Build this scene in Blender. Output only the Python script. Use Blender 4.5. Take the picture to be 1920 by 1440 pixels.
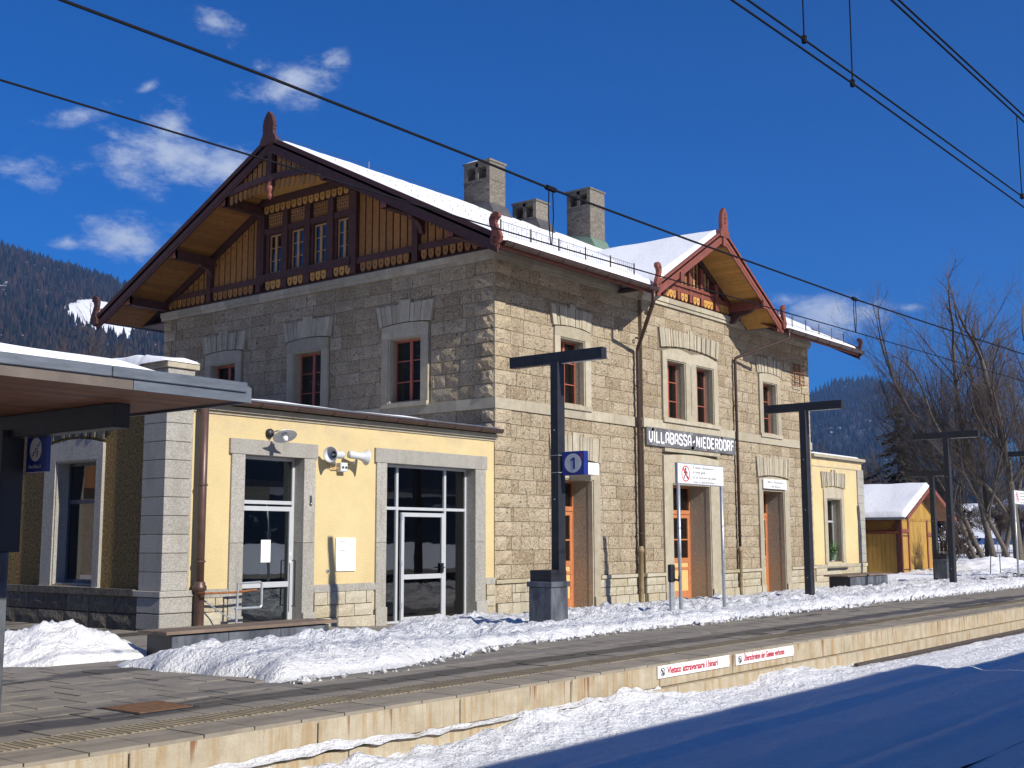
import bpy, bmesh, math, random
import numpy as np
from mathutils import Vector, Matrix, noise
R = math.radians
S = bpy.context.scene
for o in list(bpy.data.objects): bpy.data.objects.remove(o)
# ---------------------------------------------------------------- camera, sky, sun, exposure
cam = bpy.data.objects.new('camera', bpy.data.cameras.new('camera'))
S.collection.objects.link(cam); S.camera = cam
YAW, PIT, ROL = R(38.35), R(7.461), R(-0.153)
F = Vector((math.cos(YAW)*math.cos(PIT), math.sin(YAW)*math.cos(PIT), math.sin(PIT)))
R0 = Vector((math.sin(YAW), -math.cos(YAW), 0)); U0 = R0.cross(F)
RR = R0*math.cos(ROL)+U0*math.sin(ROL); UU = U0*math.cos(ROL)-R0*math.sin(ROL)
M = Matrix((RR, UU, -F)).transposed().to_4x4(); M.translation = Vector((-22.5, -18.345, 1.85))
cam.matrix_world = M
cam.data.sensor_width = 36; cam.data.lens = 2229.4/1920*36; cam.data.clip_end = 20000; cam.data.clip_start = .1

SUN_EL, SUN_AZ = R(32), R(-90-4.1)      # azimuth measured from +X towards +Y
sd = Vector((math.cos(SUN_AZ)*math.cos(SUN_EL), math.sin(SUN_AZ)*math.cos(SUN_EL), math.sin(SUN_EL)))
sl = bpy.data.lights.new('sun', 'SUN'); sl.energy = 5.0; sl.angle = R(.53); sl.color = (1, .945, .85)
so = bpy.data.objects.new('sun', sl); S.collection.objects.link(so)
so.rotation_euler = sd.to_track_quat('Z', 'Y').to_euler()
W = bpy.data.worlds.new('World'); S.world = W; W.use_nodes = True
S.view_settings.view_transform = 'Standard'; S.view_settings.look = 'None'
S.view_settings.exposure = 0.5; S.view_settings.gamma = 1; S.view_settings.use_curve_mapping = False
wt = W.node_tree; wt.nodes.clear()
def wn(t, **k):
    n = wt.nodes.new(t)
    for a, b in k.items(): setattr(n, a, b)
    return n
wl = wt.links.new
sky = wn('ShaderNodeTexSky', sky_type='NISHITA', sun_disc=False, sun_elevation=SUN_EL,
         sun_rotation=math.atan2(sd.x, sd.y), altitude=1200, air_density=1.0, dust_density=0.1, ozone_density=5.0)
hs = wn('ShaderNodeHueSaturation'); hs.inputs['Saturation'].default_value = 1.15
tint = wn('ShaderNodeMix', data_type='RGBA', blend_type='MULTIPLY'); tint.inputs[0].default_value = 1; tint.inputs[7].default_value = (.36, .86, 1.52, 1)
wl(sky.outputs[0], tint.inputs[6]); wl(tint.outputs[2], hs.inputs['Color'])
tc = wn('ShaderNodeTexCoord')
# clouds: each is a soft blob at a sky direction, broken up by noise
nz = wn('ShaderNodeTexNoise'); nz.inputs['Scale'].default_value = 19; nz.inputs['Detail'].default_value = 9; nz.inputs['Roughness'].default_value = .68
mp = wn('ShaderNodeMapping'); mp.inputs['Scale'].default_value = (1, 1, 2.0)
wl(tc.outputs['Generated'], mp.inputs[0]); wl(mp.outputs[0], nz.inputs['Vector'])
def dirv(az, el):
    a, e = R(az), R(el); return Vector((math.cos(a)*math.cos(e), math.sin(a)*math.cos(e), math.sin(e)))
# az, el, half width, half height (degrees), tilt, strength
CL = [(54.9,17.5,2.3,1.3,-.15,1.0),(52.2,17.3,1.7,1.1,.15,.95),(55.0,18.9,1.2,1.3,0,.8),(56.0,20.6,.9,.35,.6,.5),
      (49.3,21.3,2.0,1.0,.25,.95),(47.4,22.4,1.1,.6,.5,.6),(50.8,21.9,.9,.5,-.2,.5),(56.7,13.8,2.2,.95,0,1.0),(59.3,13.4,.8,.5,0,.7),
      (53.1,23.7,1.3,.7,-.3,.75),(52.3,22.7,.8,.6,-.6,.5),(59.0,19.0,2.3,.6,.35,.55),(57.5,18.4,1.3,.5,-.3,.45),(61.3,16.6,3.6,1.6,.05,.42),
      (23.2,10.45,1.9,.85,-.1,1.0),(21.6,10.4,1.4,.6,0,.8),(25,11.2,1.6,.6,-.1,.6),(19.6,10.5,1.2,.4,0,.3),
      (14,6,5,1.0,0,.35),(75,17,4,1.5,0,.6),(82,14,5,1.5,0,.6),(3,10,4,1,0,.5),(100,18,6,2,0,.6),(-15,14,5,1.4,0,.5),(170,20,6,2,0,.5),(230,22,7,2,0,.4)]
acc = None
def vm(op, a, b=None):
    n = wn('ShaderNodeVectorMath', operation=op)
    for i, x in enumerate((a, b)):
        if x is None: continue
        if isinstance(x, (Vector, tuple)): n.inputs[i].default_value = x
        else: wl(x, n.inputs[i])
    return n
def mm(op, a, b=None, c=None, clamp=False):
    n = wn('ShaderNodeMath', operation=op, use_clamp=clamp)
    for i, x in enumerate((a, b, c)):
        if x is None: continue
        if isinstance(x, (int, float)): n.inputs[i].default_value = x
        else: wl(x, n.inputs[i])
    return n.outputs[0]
DV = tc.outputs['Generated']
for az, el, w, h, tilt, st in CL:
    c = dirv(az, el); e1 = Vector((math.sin(R(az)), -math.cos(R(az)), 0)); e2 = e1.cross(c)
    a1 = e1*math.cos(tilt)+e2*math.sin(tilt); a2 = -e1*math.sin(tilt)+e2*math.cos(tilt)
    d1 = vm('DOT_PRODUCT', DV, a1/math.sin(R(w*1.5))).outputs['Value']; d2 = vm('DOT_PRODUCT', DV, a2/math.sin(R(h*1.5))).outputs['Value']
    off1 = c.dot(a1)/math.sin(R(w*1.5)); off2 = c.dot(a2)/math.sin(R(h*1.5))
    d1 = mm('SUBTRACT', d1, off1); d2 = mm('SUBTRACT', d2, off2)
    r2 = mm('ADD', mm('MULTIPLY', d1, d1), mm('MULTIPLY', d2, d2))
    v = mm('SUBTRACT', 1.0, mm('SQRT', r2))
    fr = vm('DOT_PRODUCT', DV, c).outputs['Value']
    v = mm('SUBTRACT', v, mm('MULTIPLY', mm('LESS_THAN', fr, .5), 9.0)); v = mm('SUBTRACT', v, (1-st)*.8)
    acc = v if acc is None else mm('MAXIMUM', acc, v)
den = mm('ADD', acc, mm('MULTIPLY', mm('SUBTRACT', nz.outputs[0], .5), 2.5))
den = mm('MULTIPLY', den, 1.2)
mr = wn('ShaderNodeMapRange', interpolation_type='SMOOTHSTEP'); mr.inputs['From Min'].default_value = .10; mr.inputs['From Max'].default_value = 1.35
wl(den, mr.inputs['Value'])
cmask = mm('MULTIPLY', mr.outputs[0], mm('MULTIPLY', mm('ADD', acc, .35, clamp=True), 2.6, clamp=True))
cmask = mm('MULTIPLY', cmask, .9)
mx = wn('ShaderNodeMix', data_type='RGBA'); wl(cmask, mx.inputs[0]); wl(hs.outputs[0], mx.inputs[6]); mx.inputs[7].default_value = (9.5, 10.6, 12.4, 1)
bg = wn('ShaderNodeBackground'); bg.inputs['Strength'].default_value = 0.05
wl(mx.outputs[2], bg.inputs[0]); ow = wn('ShaderNodeOutputWorld'); wl(bg.outputs[0], ow.inputs[0])

# ---------------------------------------------------------------- helpers
C = S.collection
class MB:
    def __init__(s): s.v = []; s.f = []
    def add(s, vs, fs):
        n = len(s.v); s.v += [tuple(x) for x in vs]; s.f += [tuple(i+n for i in f) for f in fs]; return s
    def hexa(s, p):   # 8 points: bottom ring 0-3, top ring 4-7
        return s.add(p, [(0,3,2,1),(4,5,6,7),(0,1,5,4),(1,2,6,5),(2,3,7,6),(3,0,4,7)])
    def box(s, x0, x1, y0, y1, z0, z1):
        return s.hexa([(x0,y0,z0),(x1,y0,z0),(x1,y1,z0),(x0,y1,z0),(x0,y0,z1),(x1,y0,z1),(x1,y1,z1),(x0,y1,z1)])
    def fb(s, fr, u0, u1, z0, z1, d0, d1):
        return s.hexa([fr(u0,z0,d0),fr(u1,z0,d0),fr(u1,z0,d1),fr(u0,z0,d1),fr(u0,z1,d0),fr(u1,z1,d0),fr(u1,z1,d1),fr(u0,z1,d1)])
    def prism(s, pts, d0, d1, fn):   # pts 2D polygon, fn(a,b,d)->3D
        n = len(pts)
        vs = [fn(a, b, d0) for a, b in pts]+[fn(a, b, d1) for a, b in pts]
        fs = [tuple(range(n)), tuple(range(2*n-1, n-1, -1))]+[(i, (i+1) % n, (i+1) % n+n, i+n) for i in range(n)]
        return s.add(vs, fs)
    def tube(s, path, r, n=8, caps=True):
        path = [Vector(p) for p in path]; rs = r if isinstance(r, (list, tuple)) else [r]*len(path)
        base = len(s.v); prev = None
        for i, p in enumerate(path):
            t = (path[min(i+1, len(path)-1)]-path[max(i-1, 0)]).normalized()
            if prev is None: a = t.orthogonal().normalized()
            else:
                a = prev-t*prev.dot(t); a = a.normalized() if a.length > 1e-6 else t.orthogonal().normalized()
            prev = a; b = t.cross(a)
            for k in range(n):
                q = 2*math.pi*k/n; s.v.append(tuple(p+(a*math.cos(q)+b*math.sin(q))*rs[i]))
        for i in range(len(path)-1):
            for k in range(n):
                k2 = (k+1) % n; s.f.append((base+i*n+k, base+i*n+k2, base+(i+1)*n+k2, base+(i+1)*n+k))
        if caps:
            s.f.append(tuple(base+k for k in range(n))[::-1]); s.f.append(tuple(base+(len(path)-1)*n+k for k in range(n)))
        return s
    def lathe(s, prof, origin, axis, n=20):   # prof list of (r, t)
        ax = Vector(axis).normalized(); a = ax.orthogonal().normalized(); b = ax.cross(a); o = Vector(origin); base = len(s.v)
        for r, t in prof:
            for k in range(n):
                q = 2*math.pi*k/n; s.v.append(tuple(o+ax*t+(a*math.cos(q)+b*math.sin(q))*r))
        for i in range(len(prof)-1):
            for k in range(n):
                k2 = (k+1) % n; s.f.append((base+i*n+k, base+i*n+k2, base+(i+1)*n+k2, base+(i+1)*n+k))
        return s
    def build(s, name, mat, parent=None, smooth=False, bevel=0, **props):
        me = bpy.data.meshes.new(name); me.from_pydata(s.v, [], s.f)
        bm = bmesh.new(); bm.from_mesh(me); bmesh.ops.recalc_face_normals(bm, faces=bm.faces)
        if bevel: bmesh.ops.bevel(bm, geom=list(bm.edges), offset=bevel, segments=1, affect='EDGES', clamp_overlap=True)
        bm.to_mesh(me); bm.free()
        return link(me, name, mat, parent, smooth, **props)
def link(me, name, mat, parent=None, smooth=False, loc=None, **props):
    if mat is not None and not me.materials: me.materials.append(mat)
    if smooth: me.polygons.foreach_set('use_smooth', [True]*len(me.polygons))
    o = bpy.data.objects.new(name, me); C.objects.link(o)
    if loc is not None: o.location = loc
    if parent is not None:
        o.parent = parent; o.location = Vector(o.location)-wpos(parent)
    for k, v in props.items(): o[k] = v
    return o
def wpos(o):
    p = Vector(o.location); q = o.parent
    while q is not None: p += Vector(q.location); q = q.parent
    return p
def thing(name, label, cat, loc=(0,0,0), group=None):
    o = bpy.data.objects.new(name, None); C.objects.link(o); o.location = loc; o.empty_display_size = .2
    o['label'] = label; o['category'] = cat
    if group: o['group'] = group
    return o
def tag(o, label, cat, group=None, kind=None):
    o['label'] = label; o['category'] = cat
    if group: o['group'] = group
    if kind: o['kind'] = kind
    return o
def copy_tree(o, loc, label, parent=None):
    c = o.copy(); C.objects.link(c)
    if parent is None: c.location = loc; c['label'] = label
    else: c.parent = parent
    for ch in list(o.children): copy_tree(ch, None, None, c)
    return c
def FR(u, z, d): return (u, -d, z)
def GB(u, z, d): return (-d, u, z)
def AS(u, z, d): return (-9.45-d, u, z)
def rdiff(rects, H):
    out = []
    for (a, b, c, d) in rects:
        x0, x1, z0, z1 = max(a, H[0]), min(b, H[1]), max(c, H[2]), min(d, H[3])
        if x0 >= x1 or z0 >= z1: out.append((a, b, c, d)); continue
        if a < x0: out.append((a, x0, c, d))
        if x1 < b: out.append((x1, b, c, d))
        if c < z0: out.append((x0, x1, c, z0))
        if z1 < d: out.append((x0, x1, z1, d))
    return out
def fbm(x, y, z=0, o=4):
    return noise.fractal(Vector((x, y, z)), 1.0, 2.0, o, noise_basis='PERLIN_ORIGINAL')

# ---------------------------------------------------------------- materials
def newmat(name):
    m = bpy.data.materials.new(name); m.use_nodes = True; nt = m.node_tree; nt.nodes.clear()
    out = nt.nodes.new('ShaderNodeOutputMaterial'); b = nt.nodes.new('ShaderNodeBsdfPrincipled'); nt.links.new(b.outputs[0], out.inputs[0])
    return m, nt, b
class G:
    def __init__(s, nt): s.nt = nt
    def n(s, t, ins=None, **k):
        x = s.nt.nodes.new(t)
        for a, b in k.items(): setattr(x, a, b)
        for a, b in (ins or {}).items():
            if isinstance(b, bpy.types.NodeSocket): s.nt.links.new(b, x.inputs[a])
            else: x.inputs[a].default_value = b
        return x
    def noise(s, vec, scale, detail=4, rough=.55): return s.n('ShaderNodeTexNoise', {'Vector': vec, 'Scale': scale, 'Detail': detail, 'Roughness': rough}).outputs[0]
    def ramp(s, f, stops, interp='LINEAR'):
        r = s.n('ShaderNodeValToRGB', {0: f}); e = r.color_ramp; e.interpolation = interp
        while len(e.elements) < len(stops): e.elements.new(.5)
        for el, (p, c) in zip(e.elements, stops):
            el.position = p; el.color = (c, c, c, 1) if isinstance(c, (int, float)) else (*c, 1)
        return r.outputs[0]
    def mix(s, f, a, b, mode='MIX'):
        x = s.n('ShaderNodeMix', data_type='RGBA', blend_type=mode)
        for i, v in ((0, f), (6, a), (7, b)):
            if isinstance(v, bpy.types.NodeSocket): s.nt.links.new(v, x.inputs[i])
            else: x.inputs[i].default_value = v if i == 0 else ((*v, 1) if len(v) == 3 else v)
        return x.outputs[2]
    def math(s, op, a, b=0.0, clamp=False): return s.n('ShaderNodeMath', {0: a, 1: b}, operation=op, use_clamp=clamp).outputs[0]
    def bump(s, h, dist, strength=1.0): return s.n('ShaderNodeBump', {'Height': h, 'Distance': dist, 'Strength': strength}).outputs[0]
    def rnd(s):
        a = s.n('ShaderNodeObjectInfo').outputs['Random']; b = s.n('ShaderNodeNewGeometry').outputs['Random Per Island']
        return s.math('FRACT', s.math('ADD', a, b))
    def pos(s): return s.n('ShaderNodeNewGeometry').outputs['Position']
    def scaled(s, v, sc): return s.n('ShaderNodeMapping', {0: v, 'Scale': sc}).outputs[0]
MT = {}
def simple(name, col, rough=.6, var=.25, scale=6, bump=0.0, bscale=40, metallic=0, spec=.5, stretch=None, rndv=0.0, dirt=None):
    m, nt, b = newmat(name); g = G(nt); p = g.pos()
    if stretch: p = g.scaled(p, stretch)
    f = g.noise(p, scale, 6, .65)
    c = g.mix(g.ramp(f, [(.3, 0.), (.7, 1.)]), tuple(x*(1-var) for x in col), tuple(min(1, x*(1+var)) for x in col))
    if rndv:
        r = g.rnd(); c = g.mix(1.0, c, g.n('ShaderNodeCombineColor', {0: g.math('ADD', 1-rndv, g.math('MULTIPLY', r, 2*rndv)), 1: g.math('ADD', 1-rndv, g.math('MULTIPLY', r, 2*rndv)), 2: g.math('ADD', 1-rndv, g.math('MULTIPLY', r, 2*rndv))}).outputs[0], 'MULTIPLY')
    if dirt:
        d = g.noise(g.scaled(g.pos(), (1.2, 1.2, .35)), 2.2, 7, .7)
        c = g.mix(g.ramp(d, [(.48, 0.), (.72, .75)]), c, dirt)
    nt.links.new(c, b.inputs['Base Color']); b.inputs['Roughness'].default_value = rough; b.inputs['Metallic'].default_value = metallic
    b.inputs['Specular IOR Level'].default_value = spec
    if bump: nt.links.new(g.bump(g.noise(p, bscale, 4, .6), bump), b.inputs['Normal'])
    MT[name] = m; return m
def ashlar_mat(name, c1, c2, c3, pit=.5, ps=34, bump=.02):
    m, nt, b = newmat(name); g = G(nt); p = g.pos(); r = g.rnd()
    off = g.n('ShaderNodeCombineXYZ', {0: g.math('MULTIPLY', r, 7.3), 1: 0.0, 2: g.math('MULTIPLY', r, 3.1)}).outputs[0]
    q = g.n('ShaderNodeVectorMath', {0: p, 1: off}, operation='ADD').outputs[0]
    big = g.noise(q, 1.6, 5, .6); c = g.mix(g.ramp(big, [(.35, 0.), (.65, 1.)]), c1, c2)
    c = g.mix(g.ramp(r, [(.4, 0.), (1., .85)]), c, c3)
    fine = g.noise(q, ps, 3, .75)
    vor = g.n('ShaderNodeTexVoronoi', {'Vector': q, 'Scale': ps*.85, 'Randomness': 1.0}).outputs[0]
    c = g.mix(g.ramp(fine, [(.52, 0.), (.66, .6)]), c, tuple(min(.92, x*1.6+.08) for x in c1))
    f2 = g.noise(q, ps*.55, 4, .7)
    pits = g.math('MULTIPLY', g.math('MAXIMUM', g.ramp(fine, [(.30, 1.), (.40, 0.)]), g.ramp(f2, [(.33, 1.), (.40, 0.)])), pit*1.6, True)
    c = g.mix(pits, c, tuple(x*.22 for x in c1))
    st = g.noise(g.scaled(p, (.9, .9, .3)), 1.7, 6, .65)
    c = g.mix(g.ramp(st, [(.52, 0.), (.75, .45)]), c, tuple(x*.5 for x in c1))
    nt.links.new(c, b.inputs['Base Color']); b.inputs['Roughness'].default_value = .9; b.inputs['Specular IOR Level'].default_value = .2
    h = g.math('ADD', g.math('MULTIPLY', g.noise(q, ps*.5, 6, .75), 1.0), g.math('MULTIPLY', vor, .35))
    nt.links.new(g.bump(h, bump), b.inputs['Normal']); MT[name] = m; return m
ashlar_mat('ashlar', (.355,.285,.19), (.445,.375,.27), (.275,.21,.13), pit=1.0, ps=22, bump=.06)
ashlar_mat('quoin_stone', (.40,.325,.22), (.49,.415,.30), (.36,.28,.17), pit=.8, bump=.05, ps=26)
ashlar_mat('plinth_stone', (.38,.335,.245), (.44,.405,.32), (.35,.30,.19), pit=.25, ps=30, bump=.012)
simple('mortar', (.17,.14,.095), .95, .2, 20, .01)
simple('trim_stone', (.38,.34,.255), .85, .14, 5, .006, 60, rndv=.17, dirt=(.30,.24,.15))
simple('grey_granite', (.335,.32,.285), .88, .5, 48, .010, 90, rndv=.10, dirt=(.22,.20,.16))
simple('reveal_stone', (.36,.30,.22), .9, .4, 30, .03, 30)
simple('shaded_stone', (.12,.105,.08), .9, .5, 9, .03, 18, rndv=.2)  # plinth stone tone darkened to paint the shade on the annex side
def stucco(name, col, bump, bs, stain=True):
    m, nt, b = newmat(name); g = G(nt); p = g.pos()
    c = g.mix(g.ramp(g.noise(p, 1.1, 5, .6), [(.35, 0.), (.7, 1.)]), tuple(x*.93 for x in col), tuple(min(1, x*1.05) for x in col))
    if not stain: c = g.mix(g.ramp(g.noise(p, 20, 3, .7), [(.42, .8), (.6, 0.)]), c, tuple(x*.35 for x in col))
    c = g.mix(g.ramp(g.noise(p, 75, 2, .6), [(.54, 0.), (.66, .45)]), c, tuple(x*.55 for x in col))
    if stain:
        st = g.noise(g.scaled(p, (.8, .8, 1.1)), 2.1, 7, .7); zz = g.n('ShaderNodeSeparateXYZ', {0: p}).outputs[2]
        hi = g.math('MULTIPLY', g.n('ShaderNodeMapRange', {'Value': zz, 1: 3.5, 2: 4.3}).outputs[0], g.ramp(st, [(.44, 0.), (.6, .75)]))
        lo = g.math('MULTIPLY', g.n('ShaderNodeMapRange', {'Value': zz, 1: 1.9, 2: .9}).outputs[0], g.ramp(st, [(.4, 0.), (.7, .5)])); c = g.mix(lo, c, (.52,.38,.19))
        c = g.mix(hi, c, (.50,.40,.26))
    nt.links.new(c, b.inputs['Base Color']); b.inputs['Roughness'].default_value = .95; b.inputs['Specular IOR Level'].default_value = .15
    nt.links.new(g.bump(g.noise(p, bs, 4, .6), bump), b.inputs['Normal']); MT[name] = m
stucco('yellow_stucco', (.64,.515,.275), .02, 48)
stucco('roughcast', (.60,.40,.16), .22, 20, False)
simple('red_brown_wood', (.19,.055,.036), .6, .25, 5, .003, 30, rndv=.08, stretch=(1,1,1))
simple('dark_shaded_wood', (.062,.022,.018), .65, .3, 5, .003, 30, rndv=.1)  # red-brown wood with the gable's shade in its colour; also dark brown trim
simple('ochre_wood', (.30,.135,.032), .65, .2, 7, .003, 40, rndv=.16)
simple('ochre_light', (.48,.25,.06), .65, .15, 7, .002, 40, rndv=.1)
simple('door_wood', (.46,.17,.07), .5, .15, 6, .002, 40)
simple('door_panel', (.72,.43,.17), .5, .12, 6)
simple('window_wood', (.36,.10,.06), .55, .15, 6)
simple('pale_wood', (.42,.24,.10), .55, .15, 6)
simple('gutter_metal', (.075,.045,.038), .42, .25, 4, .001, 20, metallic=.35)
simple('pipe_metal', (.105,.062,.05), .42, .25, 4, metallic=.3)
simple('iron_pipe', (.26,.20,.11), .6, .3, 8, dirt=(.16,.08,.04))
simple('roof_metal', (.07,.065,.065), .55, .3, 3)
simple('green_sheet', (.13,.19,.14), .5, .15, 3)
simple('wire_metal', (.012,.012,.016), .85, .1, 3, spec=.1)
simple('black_steel', (.016,.018,.024), .5, .35, 5, .001, 30)
simple('grey_steel', (.055,.062,.075), .5, .5, 9, .002, 40, stretch=(1,1,.25), dirt=(.2,.22,.25))
simple('zinc', (.17,.19,.215), .45, .3, 3, metallic=.55, stretch=(1,1,6))
simple('bronze_sheet', (.19,.155,.125), .4, .2, 3, metallic=.4)
simple('galvanised', (.40,.43,.46), .42, .15, 12, metallic=.5)
simple('white_paint', (.78,.79,.80), .5, .03, 5)
simple('aluminium', (.50,.515,.535), .42, .05, 4, metallic=.2)
simple('blue_enamel', (.012,.03,.21), .35, .1, 3)
simple('sign_grey', (.55,.57,.58), .5, .05, 3)
simple('red_paint', (.55,.02,.03), .5, .05, 3)
simple('black_paint', (.02,.02,.025), .5, .1, 3)
simple('sign_red', (.42,.02,.05), .5, .05, 3)
simple('peeled_grey', (.20,.20,.205), .7, .3, 9)
simple('tar_board', (.12,.12,.125), .6, .5, 1.3, dirt=(.16,.15,.15))
simple('soffit_slat', (.21,.085,.042), .6, .3, 6, rndv=.25)
simple('bench_wood', (.16,.115,.085), .7, .35, 8, stretch=(.3,1,1))
simple('bare_bark', (.10,.085,.068), .9, .4, 12, .01, 30)
simple('twig_bark', (.062,.046,.038), .9, .3, 3, rndv=.2)
simple('needle', (.026,.028,.017), .9, .5, 2, rndv=.3)
simple('shed_wood', (.37,.215,.042), .65, .22, 5, .003, 30, rndv=.14, stretch=(1,1,.25))
simple('shed_dark', (.20,.085,.03), .7, .3, 5, rndv=.1)
simple('weathered_wood', (.22,.18,.14), .8, .3, 8, rndv=.2)
simple('rail_steel', (.06,.045,.035), .5, .3, 8)
simple('rust_plate', (.15,.075,.03), .8, .35, 14, .004, 60)
simple('rust_steel', (.24,.09,.03), .8, .4, 14, .004, 60)
simple('cable_rubber', (.015,.015,.018), .6, .1, 3)
simple('plant_leaf', (.05,.12,.03), .7, .3, 20)
simple('curtain', (.75,.75,.72), .9, .08, 14, stretch=(6,6,.4))
simple('green_blind', (.30,.36,.14), .8, .1, 3)
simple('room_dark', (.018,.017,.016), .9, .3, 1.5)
simple('plaster_white', (.6,.58,.54), .9, .1, 3)
simple('paper', (.80,.80,.78), .8, .03, 5)
simple('ink_grey', (.22,.24,.3), .8, .1, 30)
simple('brick_grey', (.155,.138,.112), .9, .5, 8, .01, 30, stretch=(1,1,3), rndv=.2)
# glass: see-through with a mirror coat
m, nt, b = newmat('glass'); g = G(nt); nt.nodes.remove(b)
tr = g.n('ShaderNodeBsdfTransparent', {0: (.45,.50,.50,1)}); gl = g.n('ShaderNodeBsdfGlossy', {0: (1,1,1,1), 'Roughness': .01})
fr_ = g.n('ShaderNodeFresnel', {'IOR': 1.5}); 
wv = g.noise(g.pos(), 1.4, 2, .5); bn = g.bump(wv, .02, .06); nt.links.new(bn, gl.inputs['Normal'])
ms = g.n('ShaderNodeMixShader', {0: g.math('ADD', fr_.outputs[0], .07, True), 1: tr.outputs[0], 2: gl.outputs[0]})
nt.links.new(ms.outputs[0], nt.nodes['Material Output'].inputs[0]); MT['glass'] = m
# snow
def snowmat(name, tint, bs, bd, dirty=0):
    m, nt, b = newmat(name); g = G(nt); p = g.pos()
    c = g.mix(g.ramp(g.noise(p, .9, 5, .6), [(.3, 0.), (.7, 1.)]), tuple(x*.965 for x in tint), tint)
    if dirty: c = g.mix(g.ramp(g.noise(p, 3.1, 6, .7), [(.5, 0.), (.78, dirty)]), c, (.56,.45,.32))
    nt.links.new(c, b.inputs['Base Color']); b.inputs['Roughness'].default_value = .75; b.inputs['Specular IOR Level'].default_value = .25
    h = g.math('ADD', g.noise(p, bs, 6, .65), g.math('MULTIPLY', g.noise(p, bs*.22, 4, .6), 2.2))
    nt.links.new(g.bump(h, bd), b.inputs['Normal']); MT[name] = m
snowmat('snow', (.80,.81,.83), 22, .05)
snowmat('snow_dirty', (.80,.80,.80), 22, .035, .28)
snowmat('snow_ploughed', (.80,.81,.83), 24, .06, .13)
snowmat('snow_smooth', (.80,.81,.84), 9, .012)
# concrete of the platform wall: streaks and rust running down from the coping
m, nt, b = newmat('platform_concrete'); g = G(nt); p = g.pos(); r = g.rnd()
c = g.mix(g.ramp(g.noise(p, 5, 6, .65), [(.3, 0.), (.7, 1.)]), (.325,.275,.19), (.46,.405,.305))
stk = g.noise(g.scaled(p, (14, 1, .8)), 1.0, 5, .65)
c = g.mix(g.ramp(stk, [(.48, 0.), (.66, .75)]), c, (.31,.19,.07))
c = g.mix(g.ramp(g.noise(p, 60, 3, .7), [(.62, 0.), (.74, .6)]), c, (.2,.16,.1))
sx = g.n('ShaderNodeSeparateXYZ', {0: p})
rs = g.noise(g.scaled(p, (13, 1, .5)), 1.0, 2, .5)
zf = g.n('ShaderNodeMapRange', {'Value': sx.outputs[2], 1: -.05, 2: .3}).outputs[0]
c = g.mix(g.math('MULTIPLY', g.ramp(g.math('ADD', rs, g.math('MULTIPLY', zf, .10)), [(.72, 0.), (.77, .85)]), g.math('ADD', .2, g.math('MULTIPLY', zf, .8)), True), c, (.17,.06,.018))
nt.links.new(c, b.inputs['Base Color']); b.inputs['Roughness'].default_value = .9
nt.links.new(g.bump(g.noise(p, 45, 5, .7), .008), b.inputs['Normal']); MT['platform_concrete'] = m
# paving: grey brown with wet dark runs
def paving(name, col, wet=.6, bs=90):
    m, nt, b = newmat(name); g = G(nt); p = g.pos(); r = g.rnd()
    c = g.mix(g.ramp(g.noise(p, 3, 6, .7), [(.3, 0.), (.7, 1.)]), tuple(x*.75 for x in col), tuple(x*1.2 for x in col))
    c = g.mix(g.ramp(r, [(0., 0.), (1., .3)]), c, tuple(x*.8 for x in col))
    c = g.mix(g.ramp(g.noise(p, 120, 3, .8), [(.6, 0.), (.72, .5)]), c, tuple(min(1, x*2) for x in col))
    w1 = g.noise(g.scaled(p, (.16, .9, 1)), 1.6, 7, .65); w2 = g.noise(g.scaled(p, (.35, 1.5, 1)), 3.1, 5, .7)
    yb = g.n('ShaderNodeSeparateXYZ', {0: p}).outputs[1]
    yb = g.math('ADD', yb, g.math('MULTIPLY', g.math('SUBTRACT', w2, .5), .35))
    band = g.math('SUBTRACT', 1.0, g.math('MULTIPLY', g.math('ABSOLUTE', g.math('ADD', yb, 9.1)), 3.6), True)
    wm = g.math('MAXIMUM', g.ramp(w1, [(.545, 0.), (.57, 1.)]), g.ramp(band, [(.1, 0.), (.4, 1.)]))
    wm = g.math('MULTIPLY', wm, wet)
    c = g.mix(wm, c, tuple(x*.22 for x in col))
    nt.links.new(c, b.inputs['Base Color'])
    nt.links.new(g.math('SUBTRACT', .9, g.math('MULTIPLY', wm, .45)), b.inputs['Roughness'])
    nt.links.new(g.bump(g.noise(p, bs, 4, .7), .004), b.inputs['Normal']); MT[name] = m
paving('paving', (.225,.20,.165), .85)
paving('coping', (.26,.225,.175), .25)
paving('tactile', (.30,.25,.17), .25)
simple('asphalt', (.07,.068,.066), .9, .3, 3)
# ---------------------------------------------------------------- ground, platform, tracks
def ground_z(x, y):
    if y < -10.53: return -.35
    t = min(1, max(0, (y+6.0)/5.0)); zw = .02+.22*min(1, max(0, (-x-3.5)/4.5))
    z = .34+(zw-.34)*t
    if x > 24: z += (.1-z)*min(1, (x-24)/4)*t
    return z
def grid(name, mat, xs, ys, fn, smooth=True, parent=None, **props):
    nx, ny = len(xs), len(ys)
    v = [(x, y, fn(x, y)) for y in ys for x in xs]
    f = [(j*nx+i, j*nx+i+1, (j+1)*nx+i+1, (j+1)*nx+i) for j in range(ny-1) for i in range(nx-1)]
    me = bpy.data.meshes.new(name); me.from_pydata(v, [], f); return link(me, name, mat, parent, smooth, **props)
def lin(a, b, s): n = max(1, int(round((b-a)/s))); return [a+(b-a)*i/n for i in range(n+1)]
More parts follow.
